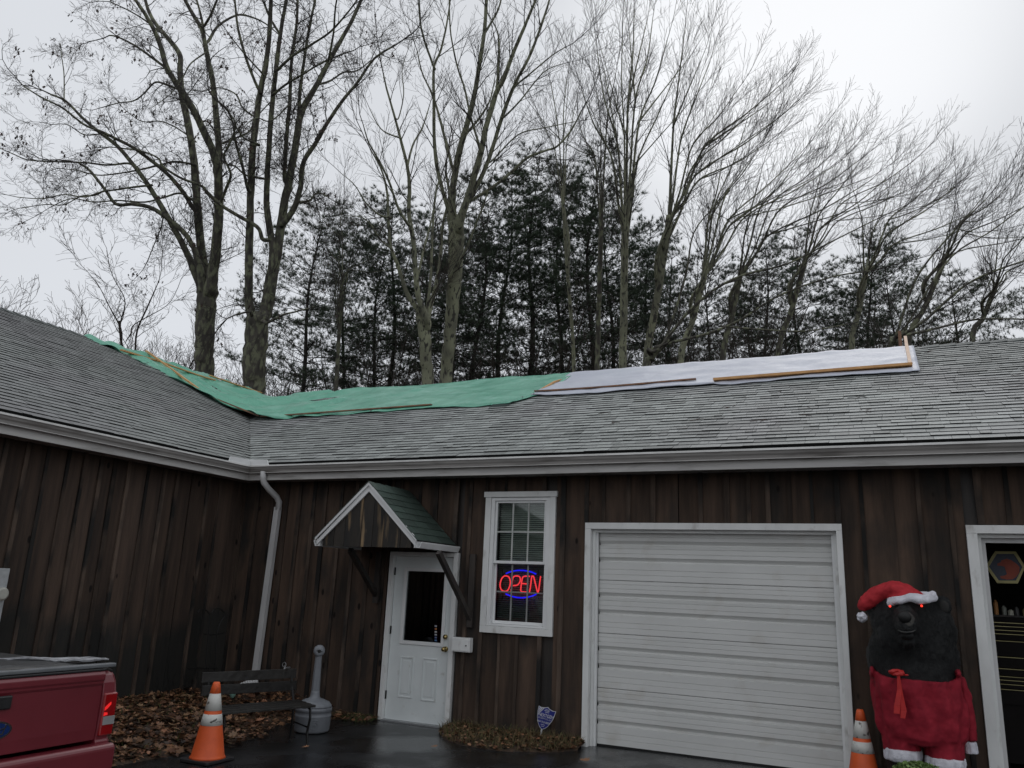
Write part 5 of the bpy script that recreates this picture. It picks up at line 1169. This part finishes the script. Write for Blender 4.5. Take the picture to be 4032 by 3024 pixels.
def limb_tree(label, group, dist, trunk, limbs, bark, twigm, seed, style, leaves=0, name='bare_tree', lw=.74):
    """trunk / limbs: outline points (u, v, width) traced in image coordinates; every limb runs to its own depth"""
    R_ = random.Random(seed); tb = MB(); T = Twigs(seed, **style)
    def to3(pts, off0, k):
        out_ = []; n = len(pts)
        for i, (u, v, w) in enumerate(pts):
            d = dist+off0+k*(i/(n-1)); out_.append((*far(u, v, d), max(.010, w*.5*1.8228*d/FPX)))
        return out_
    tl = trunk[-1]; tr_ = to3(list(trunk)+[(tl[0], tl[1]-7, tl[2]*.62)], 0, 0); b = tr_[0]; tr_ = [(b[0], b[1], -.3, b[3]*1.3), (b[0], b[1], .4, b[3]*1.1), (b[0], b[1], b[2]*.5, b[3]*1.05)]+tr_
    def tubeof(P, sides):
        n = max(6, len(P)*4); Q = [cat(P, i/n) for i in range(n+1)]
        tb.tube([Vector(q_[:3])+Vector((R_.gauss(0, 1), R_.gauss(0, 1), R_.gauss(0, .3)))*q_[3]*.05 for q_ in Q], [max(.007, q_[3]*R_.uniform(.96, 1.05)) for q_ in Q], sides); return Q
    tw_ = to3([(trunk[-1][0], trunk[-1][1]-14, trunk[-1][2]*.62)], 0, 0) if False else None
    tubeof(tr_, 12); known = [(u, v, 0) for u, v, w in trunk]
    for pts in limbs:
        opt = {}
        if isinstance(pts[0], dict): opt = pts[0]; pts = pts[1:]
        k = opt.get('k', R_.uniform(-3.2, 3.2)); te = trunk[-1]; o0 = 0; pts = [(a_, b_, max(1.4, c_*lw)) for a_, b_, c_ in pts]
        if math.hypot(pts[0][0]-te[0], pts[0][1]-te[1]) < 48:
            tm = trunk[-2]; q0 = pts[0]; w_ = max(q0[2]*1.2, te[2]*.55 if q0[2] > 11*lw else 0); pts = [(tm[0]+(q0[0]-te[0])*.25, tm[1]+(te[1]-tm[1])*.1, w_*.9), (tm[0]+(q0[0]-te[0])*.5, (tm[1]+te[1])/2, w_), (te[0]+(q0[0]-te[0])*.8, te[1]+(q0[1]-te[1])*.5, w_*.95)]+[p_ for p_ in pts if p_[1] < te[1]-4]
        elif known:
            bq = min(known, key=lambda q_: (q_[0]-pts[0][0])**2+(q_[1]-pts[0][1])**2)
            if math.hypot(bq[0]-pts[0][0], bq[1]-pts[0][1]) < 40: o0 = bq[2]; pts = [(bq[0], bq[1], pts[0][2])]+list(pts)
        m_ = len(pts)
        for i in range(m_-1):
            for j in range(6): f_ = j/6; known.append((pts[i][0]+(pts[i+1][0]-pts[i][0])*f_, pts[i][1]+(pts[i+1][1]-pts[i][1])*f_, o0+k*(i+f_)/(m_-1)))
        P = to3(pts, o0, k); Q = tubeof(P, 8 if pts[0][2] > 12 else 6)
        tl_ = sum((Vector(Q[i+1][:3])-Vector(Q[i][:3])).length for i in range(len(Q)-1)); ln0 = style_len.get(id(style), 2.2)
        for i in range(1, len(Q)):
            a, b_ = Vector(Q[i-1][:3]), Vector(Q[i][:3]); d = (b_-a); sl_ = d.length; d.normalize(); t = i/len(Q)
            if t < opt.get('bare', .12): continue
            k_ = sl_*style.get('dens', 1)*opt.get('d', 1.0)*1.5
            while R_.random() < k_:
                k_ -= 1; f_ = R_.random(); p = a+(b_-a)*f_
                T.child(*p, *d, ln0*R_.uniform(.45, 1.15)*(1-.35*t), min(Q[i][3]*.5, .022), 1)
        e = Q[-1]; d = (Vector(Q[-1][:3])-Vector(Q[-2][:3])).normalized()
        if not opt.get('stub'): T.grow(e[:3], tuple(d), ln0*1.0, min(e[3], .03), 1)
    root = empty(name, (b[0], b[1], 0), label, 'tree', group)
    tb.build('trunk', bark, root, smooth=True); o = put('crown', T.mesh('crown'), root, (twigm,)); 
    if leaves:
        q_ = MB()
        for i in range(leaves):
            p = R_.choice(T.ends) if i % 3 or i == 0 else p; c_ = Vector(p)+Vector((R_.gauss(0, .05), R_.gauss(0, .05), R_.gauss(-.04, .05))); s_ = R_.uniform(.06, .12)
            if i % 3 == 0: c_ += Vector((R_.gauss(0, .07), R_.gauss(0, .07), 0))
            for k in range(R_.choice((1, 2, 3))):
                a = R_.uniform(0, 6.28); d1 = Vector((math.cos(a), math.sin(a), R_.gauss(0, .6)))*s_*.5; d2 = Vector((R_.gauss(0, .4), R_.gauss(0, .4), -1))*s_*.6; cc_ = c_+Vector((R_.gauss(0, .05), R_.gauss(0, .05), R_.gauss(0, .04)))
                q_.add([cc_, cc_+d1*.9+d2*.4, cc_+d1*.3+d2*.7, cc_+d1*.7+d2*1.3, cc_+d2*1.6, cc_-d1*.7+d2*1.2, cc_-d1*.2+d2*.7, cc_-d1*.8+d2*.4], [(0,1,2,6),(2,3,4,6),(4,5,6),(0,6,7)])
        lo_ = q_.build('dead_leaves', DLEAF, root); lo_['kind'] = 'stuff'
    return root
style_len = {}
OAKS = dict(up=.015, wig=.26, angle=(.5, 1.1), dens=1.15, maxlev=4, rmin=.0040); style_len[id(OAKS)] = 1.9
MAP = dict(up=.13, wig=.075, angle=(.45, .85), dens=.92, maxlev=3, rmin=.0040); style_len[id(MAP)] = 2.3
FAN = dict(up=.12, wig=.055, angle=(.35, .75), dens=.80, maxlev=3, rmin=.0038); style_len[id(FAN)] = 2.5
def z1(*p, s=.3638, o=(0, 0), w=(12, 4)):
    n = len(p)-1; return [(a*s+o[0], b*s+o[1], w[0]+(w[1]-w[0])*i/n) for i, (a, b) in enumerate(p)]
Z2 = (489, 0) if False else (1344*2212/4032, 0); Z3 = (2688*2212/4032, 0)
GO = 'large trees behind the shop roof'
limb_tree('big oak with a dark forked trunk left of its twin, still holding some leaves', GO, 27.5,
    [(439, 822, 41), (441, 760, 40), (444, 700, 41), (446, 650, 42), (448, 615, 40)],
    [z1((1180,1690),(1110,1500),(1030,1350),(960,1230),(880,1100),(800,990),(700,870),(570,770),(480,690),(390,600),(300,560), w=(21, 5)),
     z1((1200,1700),(1160,1500),(1100,1390),(1000,1300),(900,1235),(790,1212),(690,1212),(620,1120),(530,1010),(470,970), w=(17, 6)),
     z1((820,1000),(760,970),(640,980),(500,965),(340,960),(170,950),(80,915),(0,880), w=(7, 2.5)),
     z1((1225,1700),(1190,1450),(1170,1200),(1150,950),(1110,700),(1080,560),(1070,420),(1065,320),(1000,230),(930,150),(880,60),(850,-60), w=(27, 8)),
     z1((1260,1680),(1290,1400),(1300,1200),(1290,1000),(1265,900),(1210,780),(1130,620),(1050,500),(990,400),(950,260),(900,150),(840,50),(760,-60), w=(30, 9)),
     z1((1295,1150),(1300,900),(1285,700),(1265,500),(1230,330),(1200,180),(1130,60),(1060,-80), w=(22, 9)),
     z1((1210,190),(1190,80),(1150,-60), w=(9, 5)), z1((1215,150),(1260,70),(1310,-60), w=(8, 5)),
     z1((1150,1240),(1080,1130),(980,1020),(880,940),(780,870),(700,830),(600,780),(500,740),(370,640),(250,580),(140,512), w=(13, 3.5)),
     z1((1000,415),(900,340),(800,270),(700,220),(650,210), w=(9, 4)),
     z1((1060,530),(980,500),(920,490),(850,560),(790,600),(700,612),(600,640), w=(7, 2.5)),
     z1((1240,240),(1290,160),(1380,100),(1450,90),(1560,130),(1650,200), w=(9, 3)),
     z1((1300,860),(1400,820),(1480,780),(1520,700),(1620,590), w=(7, 3)),
     z1((1310,1200),(1350,1100),(1370,1030),(1330,930),(1360,860),(1400,740),(1350,660), w=(9, 4)),
     z1((1160,980),(1040,960),(950,980),(820,1010),(700,1030),(580,1040),(450,1010),(340,1000), w=(7, 2.5)),
     z1((900,1100),(800,1110),(700,1125),(600,1140),(500,1170),(380,1155),(250,1180),(100,1170), w=(7, 2.5)),
     z1((1190,1230),(1080,1150),(980,1170),(860,1200),(700,1190),(560,1200),(420,1180),(300,1230), w=(7, 2.5)),
     z1((970,1260),(960,1340),(920,1440),(880,1540),(850,1600), w=(4, 2)),
     z1((620,1130),(560,1160),(480,1165),(380,1215),(260,1215),(130,1235), w=(5, 2)),
     z1((380,590),(380,440),(365,330),(360,260), w=(4, 2)), z1((1210,320),(1130,380),(1080,470),(1010,560),(900,640), w=(5, 2)),
     z1((950,190),(860,120),(760,60),(650,10), w=(6, 3)), z1((1180,750),(1230,720),(1300,830),(1330,960), w=(6, 3)),
     z1((1160,840),(1050,760),(950,720),(840,720),(740,650), w=(5, 2)), z1((700,880),(620,800),(500,800),(400,740),(300,740), w=(5, 2))],
    BARKD, TWIG, 101, OAKS, 520, 'oak_tree')
limb_tree('big oak whose trunk splits low into several tall parallel stems', GO, 26.5,
    [(545, 862, 50), (549, 800, 49), (552, 740, 50), (555, 700, 48), (556, 685, 44)],
    [z1((1500,1930),(1480,1800),(1478,1600),(1482,1400),(1490,1130),(1500,900),(1530,650),(1550,520),(1580,380),(1600,200),(1608,0),(1612,-80), w=(27, 10)),
     z1((1570,1880),(1600,1650),(1620,1500),(1600,1350),(1582,1200),(1590,1000),(1610,700),(1640,400),(1665,200),(1700,0),(1715,-80), w=(25, 9)),
     z1((1590,1850),(1620,1650),(1650,1480),(1680,1250),(1715,1080),(1750,900),(1780,700),(1830,590),(1890,490),(1960,350),(2030,230),(2100,100),(2160,-40), w=(30, 9)),
     z1((1680,1330),(1750,1230),(1785,1100),(1800,970),(1880,840),(1950,720),(2040,590),(2130,480),(2220,350),(2350,265), w=(18, 5)),
     z1((1690,1060),(1700,830),(1720,600),(1732,350),(1760,150),(1770,-60), w=(13, 7)),
     z1((1775,720),(1780,560),(1800,400),(1830,200),(1860,50),(1885,-70), w=(12, 6)),
     z1((1560,1420),(1530,1350),(1430,1290),(1330,1230),(1240,1150),(1190,1100),(1080,1060),(970,990),(940,940),(850,900),(720,880), w=(12, 4)),
     z1((1470,1120),(1440,990),(1400,850),(1385,740),(1350,650),(1290,600), w=(10, 4)),
     z1((1560,1060),(1460,1040),(1400,990),(1340,970),(1290,940), w=(7, 3)),
     z1((1540,860),(1450,820),(1400,750),(1350,690), w=(7, 3)),
     z1((1620,560),(1700,500),(1800,440),(1900,380),(2010,330),(2100,300), w=(7, 3)), z1((1640,420),(1740,330),(1840,270),(1960,190),(2060,80),(2120,0), w=(9, 4)),
     z1((1540,540),(1480,400),(1420,200),(1400,60),(1390,-60), w=(9, 5)), z1((1560,440),(1460,330),(1380,230),(1330,160), w=(5, 2)),
     z1((1895,500),(1960,480),(2040,430),(2120,420),(2200,360), w=(7, 3)), z1((1950,360),(1980,200),(1990,60),(2010,-60), w=(7, 4)),
     z1((1660,200),(1600,100),(1560,0),(1530,-60), w=(7, 5)), z1((1780,1200),(1840,1190),(1870,1155),(1910,1150),(1960,1180), w=(8, 3)),
     z1((1480,1850),(1400,1870),(1300,1920),(1200,1900),(1100,1910),(980,1880), w=(6, 3)), z1((1600,1950),(1680,1870),(1760,1850),(1870,1820), w=(8, 3)),
     z1((1860,1160),(1880,1220),(1900,1300),(1890,1380), w=(4, 2)), z1((1730,600),(1660,680),(1590,720),(1520,700),(1440,760), w=(5, 2)), z1((1520,700),(1440,640),(1400,560),(1300,520),(1200,540),(1100,530), w=(6, 2))],
    BARKD, TWIG, 202, OAKS, 420, 'oak_tree')
limb_tree('tall maple with a pale greenish trunk fanning out right of the centre pines', GO, 27,
    [(961, 835, 27), (968, 760, 27), (975, 680, 28), (982, 600, 31), (986, 520, 34), (984, 480, 34)],
    [z1((660,1330),(660,1150),(690,950),(720,830),(760,690),(795,540),(820,380),(850,180),(862,0),(880,-80), o=Z2, w=(22, 8)),
     z1((710,1330),(780,1080),(830,900),(860,750),(920,550),(960,480),(1010,340),(1070,200),(1120,80),(1180,-60), o=Z2, w=(22, 7)),
     z1((690,1300),(790,1130),(870,960),(960,680),(1030,500),(1110,350),(1170,200),(1220,50),(1260,-80), o=Z2, w=(15, 5)),
     z1((770,1190),(900,1110),(1000,1030),(1100,940),(1210,895),(1280,870),(1360,780),(1410,690),(1425,660), o=Z2, w=(11, 4)),
     z1((640,1260),(580,1050),(553,850),(550,600),(550,400),(590,300),(630,120),(650,-40), o=Z2, w=(13, 4)),
     z1((550,400),(490,230),(465,100),(460,-30), o=Z2, w=(7, 4)),
     z1((660,1000),(605,780),(570,650),(540,560),(480,430),(450,300), o=Z2, w=(9, 3)),
     z1((720,820),(820,700),(880,600),(910,480), o=Z2, w=(8, 3)), z1((850,200),(930,60),(960,-60), o=Z2, w=(7, 4)),
     z1((830,900),(770,700),(730,520),(690,400),(650,200),(640,0), o=Z2, w=(8, 4)), z1((920,560),(935,350),(930,200),(870,80), o=Z2, w=(8, 3)),
     z1((1020,520),(1130,430),(1250,330),(1330,280), o=Z2, w=(6, 3)), z1((960,700),(1060,600),(1200,430),(1310,380), o=Z2, w=(6, 2)), z1((900,950),(1050,800),(1200,760),(1400,720), o=Z2, w=(5, 2)),
     z1((640,1650),(740,1480),(800,1330),(850,1200),(880,1100), o=Z2, w=(9, 3))],
    BARKL, TWIG, 303, MAP)
limb_tree('lichen covered maple with a forked yellow green trunk just left of the tall fanning maple', GO, 25.5,
    [(923, 835, 25), (921, 780, 26), (917, 720, 26), (912, 680, 29)],
    [z1((505,1890),(455,1750),(440,1600),(430,1450),(402,1270),(405,1100),(390,980),(350,820),(310,670),(270,530),(250,440), o=Z2, w=(19, 4)),
     z1((480,1870),(400,1760),(360,1650),(330,1560),(290,1450),(280,1300),(270,1130),(235,1000),(180,900), o=Z2, w=(15, 4)),
     z1((290,1290),(235,1280),(150,1210),(80,1100),(0,1030), o=Z2, w=(7, 2)), z1((400,1335),(340,1240),(280,1070),(210,930),(160,840),(130,740), o=Z2, w=(9, 3)),
     z1((392,990),(425,860),(480,760),(520,640), o=Z2, w=(7, 3)), z1((520,1870),(560,1700),(590,1500),(600,1350),(640,1160),(620,1000),(640,880), o=Z2, w=(13, 4)),
     z1((510,1880),(530,1660),(540,1400),(560,1150),(592,1050), o=Z2, w=(9, 5)), z1((455,1630),(490,1480),(530,1330),(545,1250), o=Z2, w=(8, 4)),
     z1((300,1480),(230,1420),(180,1340),(120,1290),(30,1280), o=Z2, w=(6, 2)), z1((350,820),(240,770),(170,650), o=Z2, w=(5, 2)), z1((340,700),(370,560),(360,420),(380,340), o=Z2, w=(4, 2))],
    BARKL, TWIGG, 404, MAP)
def fan_tree(label, dist, base, forks, seed, w0, bark=BARKD, name='bare_tree', style=FAN, extra=0, k=3):
    """a trunk that breaks into steep sweeping limbs ending at the listed crown points"""
    R_ = random.Random(seed); (bu, bv), (fu, fv) = base; tr_ = [(bu, bv, w0), (bu+(fu-bu)*.5, bv+(fv-bv)*.5, w0*.93), (fu, fv, w0*.9)]; L_ = []
    for (eu, ev) in forks:
        ev += 0 if eu < 1500 else min(60, (eu-1500)*.25+25)
        c = R_.uniform(.25, .5); mu, mv = fu+(eu-fu)*c*.75, fv+(ev-fv)*(c+.12); st = R_.uniform(0, .5)
        su, sv = bu+(fu-bu)*(1-st*.4), bv+(fv-bv)*(1-st*.4)
        P = [(su, sv), (su+(mu-su)*.5, sv+(mv-sv)*.5+2), (mu, mv), (mu+(eu-mu)*.55+R_.uniform(-5, 5), mv+(ev-mv)*.5), (eu, ev)]; w = w0*R_.uniform(.4, .62)
        L_.append([{'k': R_.uniform(-k, k), 'bare': .25}]+[(a, b, w+(2.2-w)*i/4) for i, (a, b) in enumerate(P)])
        if R_.random() < .8:
            j = 2; a, b = P[j]; e2 = (eu+R_.uniform(-60, 50), ev+R_.uniform(15, 70)); L_.append([{'k': R_.uniform(-k, k), 'bare': .1}]+[(a, b, w*.55), (a+(e2[0]-a)*.45, b+(e2[1]-b)*.5+6, w*.38), (e2[0], e2[1], 2)])
    return limb_tree(label, 'bare trees behind the shop roof', dist, tr_, L_, bark, TWIGG if dist > 30 else TWIG, seed, style, 0, name)
fan_tree('straight grey maple with a broad upswept crown right of the pine gap', 28, ((1345, 800), (1350, 500)), [(1258, 200), (1290, 110), (1345, 60), (1370, 15), (1410, 40), (1440, 90), (1465, 150)], 501, 17, BARKL)
fan_tree('twin stemmed maple leaning right with long steep limbs against the sky', 29, ((1395, 800), (1445, 480)), [(1480, 60), (1530, 110), (1590, 150), (1620, 190), (1690, 120), (1700, 180), (1640, 260)], 502, 17, BARKL)
fan_tree('slender dark maple between the tall pines', 30, ((1290, 800), (1300, 430)), [(1265, 300), (1290, 200), (1330, 160), (1250, 260)], 503, 11)
fan_tree('maple whose limbs sweep far to the upper right above the white tarp', 27, ((1470, 790), (1520, 600)), [(1560, 300), (1640, 260), (1730, 270), (1700, 330), (1800, 300), (1610, 220)], 504, 14, BARKL)
fan_tree('grey maple behind the middle of the white tarp', 30, ((1560, 790), (1600, 590)), [(1640, 330), (1720, 290), (1790, 280), (1850, 290), (1880, 330)], 505, 13)
fan_tree('leaning maple with feathery crown above the board on the white tarp', 31, ((1680, 780), (1740, 560)), [(1770, 330), (1850, 300), (1920, 320), (1970, 290), (1960, 350)], 506, 12)
fan_tree('wide maple near the upright strip at the ridge', 31, ((1840, 760), (1870, 590)), [(1850, 370), (1920, 350), (2010, 340), (2060, 345), (2100, 400)], 507, 12, BARKL)
fan_tree('maple leaning right over the far end of the roof', 30, ((1960, 760), (2040, 560)), [(2060, 400), (2120, 370), (2170, 350), (2205, 390), (2230, 450)], 508, 12)
fan_tree('low spreading maple at the right edge of the picture', 28, ((2100, 750), (2150, 620)), [(2160, 440), (2230, 420), (2290, 470), (2280, 560), (2120, 480)], 509, 11)
fan_tree('thin pole tree with a narrow crown left of the slender maple', 31, ((1240, 800), (1215, 420)), [(1165, 250), (1190, 180), (1225, 170), (1240, 240)], 510, 8, BARKL)
fan_tree('crooked young tree in front of the left pines', 28, ((725, 840), (740, 600)), [(700, 520), (740, 450), (690, 590), (800, 560)], 511, 9)
limb_tree('young maple with long low limbs reaching right across the white tarp', 'bare trees behind the shop roof', 25, [(1395, 810, 13), (1410, 770, 12), (1440, 740, 11)],
    [[{'d': .8}, (1440, 745, 9), (1530, 720, 8), (1600, 690, 7), (1680, 640, 6), (1790, 600, 5), (1880, 585, 4)], [{'d': .8}, (1420, 765, 9), (1500, 660, 8), (1590, 600, 7), (1700, 570, 5), (1800, 520, 4), (1900, 470, 3)],
     [{'d': .8}, (1560, 705, 6), (1650, 712, 5), (1740, 715, 4), (1830, 700, 3)], [{'d': .8}, (1430, 750, 7), (1480, 600, 6), (1500, 500, 4), (1560, 430, 3)]], BARKD, TWIG, 601, MAP)
limb_tree('arching tree with long low boughs behind the right part of the ridge', 'bare trees behind the shop roof', 25, [(1925, 770, 12), (1935, 740, 12), (1950, 720, 11)],
    [[{'d': .8}, (1950, 725, 9), (2000, 690, 8), (2080, 620, 7), (2150, 585, 6), (2240, 555, 4)], [{'d': .8}, (1940, 735, 8), (2020, 710, 7), (2110, 690, 6), (2230, 690, 4)],
     [{'d': .8}, (1930, 740, 8), (1980, 600, 7), (2060, 500, 5), (2130, 430, 3)], [{'d': .8}, (1935, 735, 7), (1840, 730, 5), (1760, 735, 4), (1700, 760, 3)], [{'d': .8}, (1960, 700, 6), (2050, 560, 5), (2140, 500, 4), (2220, 440, 3)]], BARKD, TWIG, 602, MAP)
limb_tree('small fine birch with wispy twigs behind the left ridge', 'bare trees behind the left ridge', 30, [(268, 800, 6), (262, 740, 5), (258, 700, 5)],
    [[{'k': 0}, (258, 705, 4), (235, 660, 3), (215, 620, 2), (200, 600, 1.5)], [{'k': 0}, (260, 700, 4), (270, 650, 3), (245, 600, 2), (235, 570, 1.5)], [{'k': 0}, (290, 800, 6), (295, 720, 5), (320, 660, 4), (345, 600, 2), (350, 560, 1.5)], [{'k': 0}, (300, 700, 3), (360, 660, 2), (385, 620, 1.5)]], TWIGG, TWIGG, 603, dict(up=.03, wig=.14, angle=(.5, .9), dens=.9, maxlev=3, rmin=.006), 0, 'birch_tree')
# shared round bushy crowns for the scrub far behind the left ridge
def bushy(seed, Hh, dens=1.0, rm=.0045):
    T = Twigs(seed, up=.09, wig=.15, angle=(.4, .8), dens=dens, maxlev=3, rmin=rm)
    tb = MB(); R_ = random.Random(seed); tb.tube([(0,0,-.3), (0,0,Hh*.25), (.1,0,Hh*.45)], [.16, .12, .09], 7)
    for i in range(9):
        a = i/9*6.28+R_.uniform(-.2, .2); z = Hh*R_.uniform(.2, .45); T.grow((0, 0, z), (math.cos(a)*.6, math.sin(a)*.6, .9), Hh*R_.uniform(.45, .62), .05, 0)
    return tb.mesh('trunk'), T.mesh('crown')
bush = [bushy(71, 9), bushy(72, 8)]
for m_ in bush: m_[0].materials.append(BARKD); m_[1].materials.append(TWIGG)
SCR = [(20, 640, 52, 'scrub tree at the far left edge above the shingle ridge'), (90, 655, 50, 'round topped scrub tree above the left roof ridge'), (170, 705, 48, 'scrub tree just above the start of the green tarp'), (235, 735, 47, 'bushy scrub tree above the first strip of the left tarp'), (300, 715, 45, 'scrub tree between the fine birch and the big oak'), (380, 745, 44, 'scrub tree left of the big oak trunk'), (490, 770, 44, 'scrub tree seen between the two oak trunks'), (620, 760, 46, 'scrub tree right of the second oak trunk')]
for i, (u, v, d, lab) in enumerate(SCR):
    p = far(u, v, d); t = empty('scrub_tree', (p.x, p.y, 0), lab, 'tree', 'bare scrub trees behind the left ridge'); t.rotation_euler.z = i*1.3; s_ = p.z/(9 if i % 2 == 0 else 8); t.scale = (s_*1.05, s_*1.05, s_)
    for j, nm in enumerate(('trunk', 'crown')):
        o = bpy.data.objects.new(nm, bush[i % 2][j]); COL.objects.link(o); o.parent = t
# pines
def pine(seed, Hh=20, bare=.22):
    R_ = random.Random(seed); tb = MB(); lean = R_.uniform(-.03, .03); pts = []; rd_ = []
    for i in range(14):
        z = Hh*i/13; pts.append((lean*z+.22*math.sin(z*.5+seed), .16*math.sin(z*.7), z-.3)); rd_.append(max(.02, .19*(1-i/13)**.8))
    tb.tube(pts, rd_, 8); Sg = []; tuf = []
    z = Hh*.08
    while z < Hh*.985:
        t = z/Hh; live = t > bare+R_.uniform(-.08, .10); nb = R_.randint(3, 6) if live else R_.randint(1, 4)
        Lm = (4.3*math.sin(min(1, (1-t)*1.9+.12)*PI/2)*(1-.15*t)) if live else R_.uniform(1, 2.8)
        x0 = lean*z+.22*math.sin(z*.5+seed); y0 = .16*math.sin(z*.7)
        for b in range(nb):
            a = R_.uniform(0, 6.28); L_ = Lm*R_.uniform(.45, 1.12); n = max(3, int(L_/.4)); x, y, zz = x0, y0, z; el = R_.uniform(-.05, .3)+.5*t*t; r = .035*(1-.5*t); dx, dy = math.cos(a), math.sin(a)
            for i in range(n):
                el += .06 if i > n*.5 else -.02; st = L_/n; q0 = (x, y, zz); a2 = a+R_.gauss(0, .12); x += math.cos(a2)*math.cos(el)*st; y += math.sin(a2)*math.cos(el)*st; zz += math.sin(el)*st
                r1 = max(.008, r*(1-(i+1)/n)); Sg.append((*q0, x, y, zz, max(.008, r*(1-i/n)), r1))
                if i >= n*.25:
                    for s in (-1, 1, R_.choice((-1, 1))):
                        l2 = L_*R_.uniform(.14, .34)*(1.15-.7*i/n); aa_ = a2+s*R_.uniform(.5, 1.1); e2 = R_.uniform(0, .5); ex_2, ey_2, ez_2 = x+math.cos(aa_)*l2, y+math.sin(aa_)*l2, zz+math.sin(e2)*l2*.6
                        Sg.append((x, y, zz, ex_2, ey_2, ez_2, .008, .005))
                        if live and R_.random() < .97:
                            tuf.append((ex_2, ey_2, ez_2, math.cos(aa_), math.sin(aa_)))
                            if l2 > .28: tuf.append(((x+ex_2)/2+R_.gauss(0,.05), (y+ey_2)/2+R_.gauss(0,.05), (zz+ez_2)/2+.05, math.cos(aa_), math.sin(aa_)))
                        elif not live and R_.random() < .6:
                            Sg.append((ex_2, ey_2, ez_2, ex_2+R_.gauss(0, .25), ey_2+R_.gauss(0, .25), ez_2+R_.uniform(-.1, .2), .006, .005))
            if live: tuf.append((x, y, zz, math.cos(a), math.sin(a)))
        z += R_.uniform(.26, .50)*(1 if live else 1.5)
    q_v = []; 
    for (x, y, zz, cx_, cy_) in tuf:
        for k in range(22):
            dx, dy, dz = cx_*.5+R_.gauss(0, .6), cy_*.5+R_.gauss(0, .6), .55+R_.gauss(0, .45); m = R_.uniform(.13, .26)/math.sqrt(dx*dx+dy*dy+dz*dz); dx *= m; dy *= m; dz *= m
            w = .0085; sx_, sy_ = -dy, dx; mm = w/max(1e-4, math.hypot(sx_, sy_)); sx_ *= mm; sy_ *= mm
            q_v.append((x-sx_, y-sy_, zz, x+sx_, y+sy_, zz, x+dx, y+dy, zz+dz))
    V = np.array(q_v, 'f').reshape(-1, 3); nt_ = len(q_v); me = bpy.data.meshes.new('needles'); me.vertices.add(3*nt_); me.vertices.foreach_set('co', V.ravel()); me.loops.add(3*nt_); me.loops.foreach_set('vertex_index', np.arange(3*nt_, dtype='i')); me.polygons.add(nt_); me.polygons.foreach_set('loop_start', (np.arange(nt_)*3).astype('i')); me.update()
    ms = [tb.mesh('trunk'), seg_mesh(np.array(Sg), 'branches'), me]
    for m_, mm_ in zip(ms, (PINEB, PINEB, NEEDLE)): m_.materials.append(mm_)
    return ms
pv = [pine(11, 20, .34), pine(12, 20, .52), pine(13, 20, .46), pine(14, 20, .40)]
PN = [(695, 440, 37, 0, 'airy pine right of the second oak with red leaves caught in it'), (765, 500, 42, 1, 'pine behind the crooked young tree'), (830, 470, 40, 2, 'dark pine left of the yellow green maple'), (880, 430, 43, 3, 'pine whose top shows between the two lichen maples'),
      (940, 480, 46, 1, 'pine behind the trunk of the fanning maple'), (1055, 400, 40, 2, 'dense pine right of the fanning maple trunk'), (1105, 385, 43, 0, 'pine at the left of the tall centre pair'), (1158, 322, 41, 3, 'tallest pine in the centre with an open top'), (1215, 400, 46, 1, 'pine behind the thin pole tree'),
      (1275, 330, 42, 2, 'broad dark pine crown in front of the maple fans'), (1330, 430, 47, 3, 'pine half hidden by the straight grey maple'), (1400, 490, 46, 0, 'pine behind the twin stemmed maple'), (1530, 545, 46, 2, 'pine behind the middle of the white tarp'),
      (1650, 530, 46, 0, 'pine above the honey coloured board'), (1715, 515, 48, 1, 'pine top among the feathery maple crowns'), (1850, 510, 48, 3, 'pine directly behind the upright strip'),
      (1915, 540, 46, 0, 'pine just right of the upright strip'), (2060, 580, 47, 2, 'pine in the right background row'), (2205, 640, 47, 0, 'pine cut by the right edge of the picture'),
      (1000, 520, 50, 3, 'distant pine between the maple trunks'), (1440, 540, 52, 2, 'distant pine deep behind the right maples'), (1620, 600, 54, 1, 'distant low pine behind the white tarp'), (1880, 600, 54, 0, 'distant low pine behind the ridge at right')]
for i, (u, v, d, k, lab) in enumerate(PN):
    p = far(u, v, d); t = empty('pine_tree', (p.x, p.y, 0), lab, 'tree', 'pines behind the shop'); s_ = p.z/19.6; t.scale = (s_*rnd.uniform(.85, 1.1),)*2+(s_,); t.rotation_euler.z = rnd.uniform(0, 6.28)
    for j, nm in enumerate(('trunk', 'branches', 'crown')):
        o = bpy.data.objects.new(nm, pv[k][j]); COL.objects.link(o); o.parent = t
# young undergrowth trunks between the pines
UN = bushy(73, 9, .6, .005); UN[0].materials.append(BARKL); UN[1].materials.append(TWIGG)
for i, (u, v, d) in enumerate([(790, 660, 38), (860, 700, 36), (1020, 680, 36), (1120, 640, 38), (1190, 650, 37), (1370, 600, 38), (1500, 620, 37), (1600, 640, 36), (1700, 640, 38), (1790, 640, 36), (1900, 650, 38), (2020, 650, 37), (2120, 660, 38), (1560, 660, 42), (1440, 690, 42), (1960, 690, 42)]):
    p = far(u, v, d); t = empty('understory_tree', (p.x, p.y, 0), None, None); s_ = p.z/9; t.scale = (s_*.8, s_*.8, s_); t.rotation_euler.z = i*2.1
    tag(t, 'thin bare understory tree %s' % ['left of the dark pine', 'under the yellow green maple', 'right of the fanning maple trunk', 'below the tall centre pines', 'beside the pole tree', 'beside the straight grey maple', 'left of the reddish strip', 'above the right end of the reddish strip', 'above the honey coloured board', 'left of the upright strip', 'right of the upright strip', 'above the ridge caps', 'near the right picture edge', 'in the gap behind the reddish strip', 'deep behind the twin maple', 'deep behind the ridge caps'][i], 'tree', 'thin understory trees')
    for j, nm in enumerate(('trunk', 'crown')):
        o = bpy.data.objects.new(nm, UN[j]); COL.objects.link(o); o.parent = t
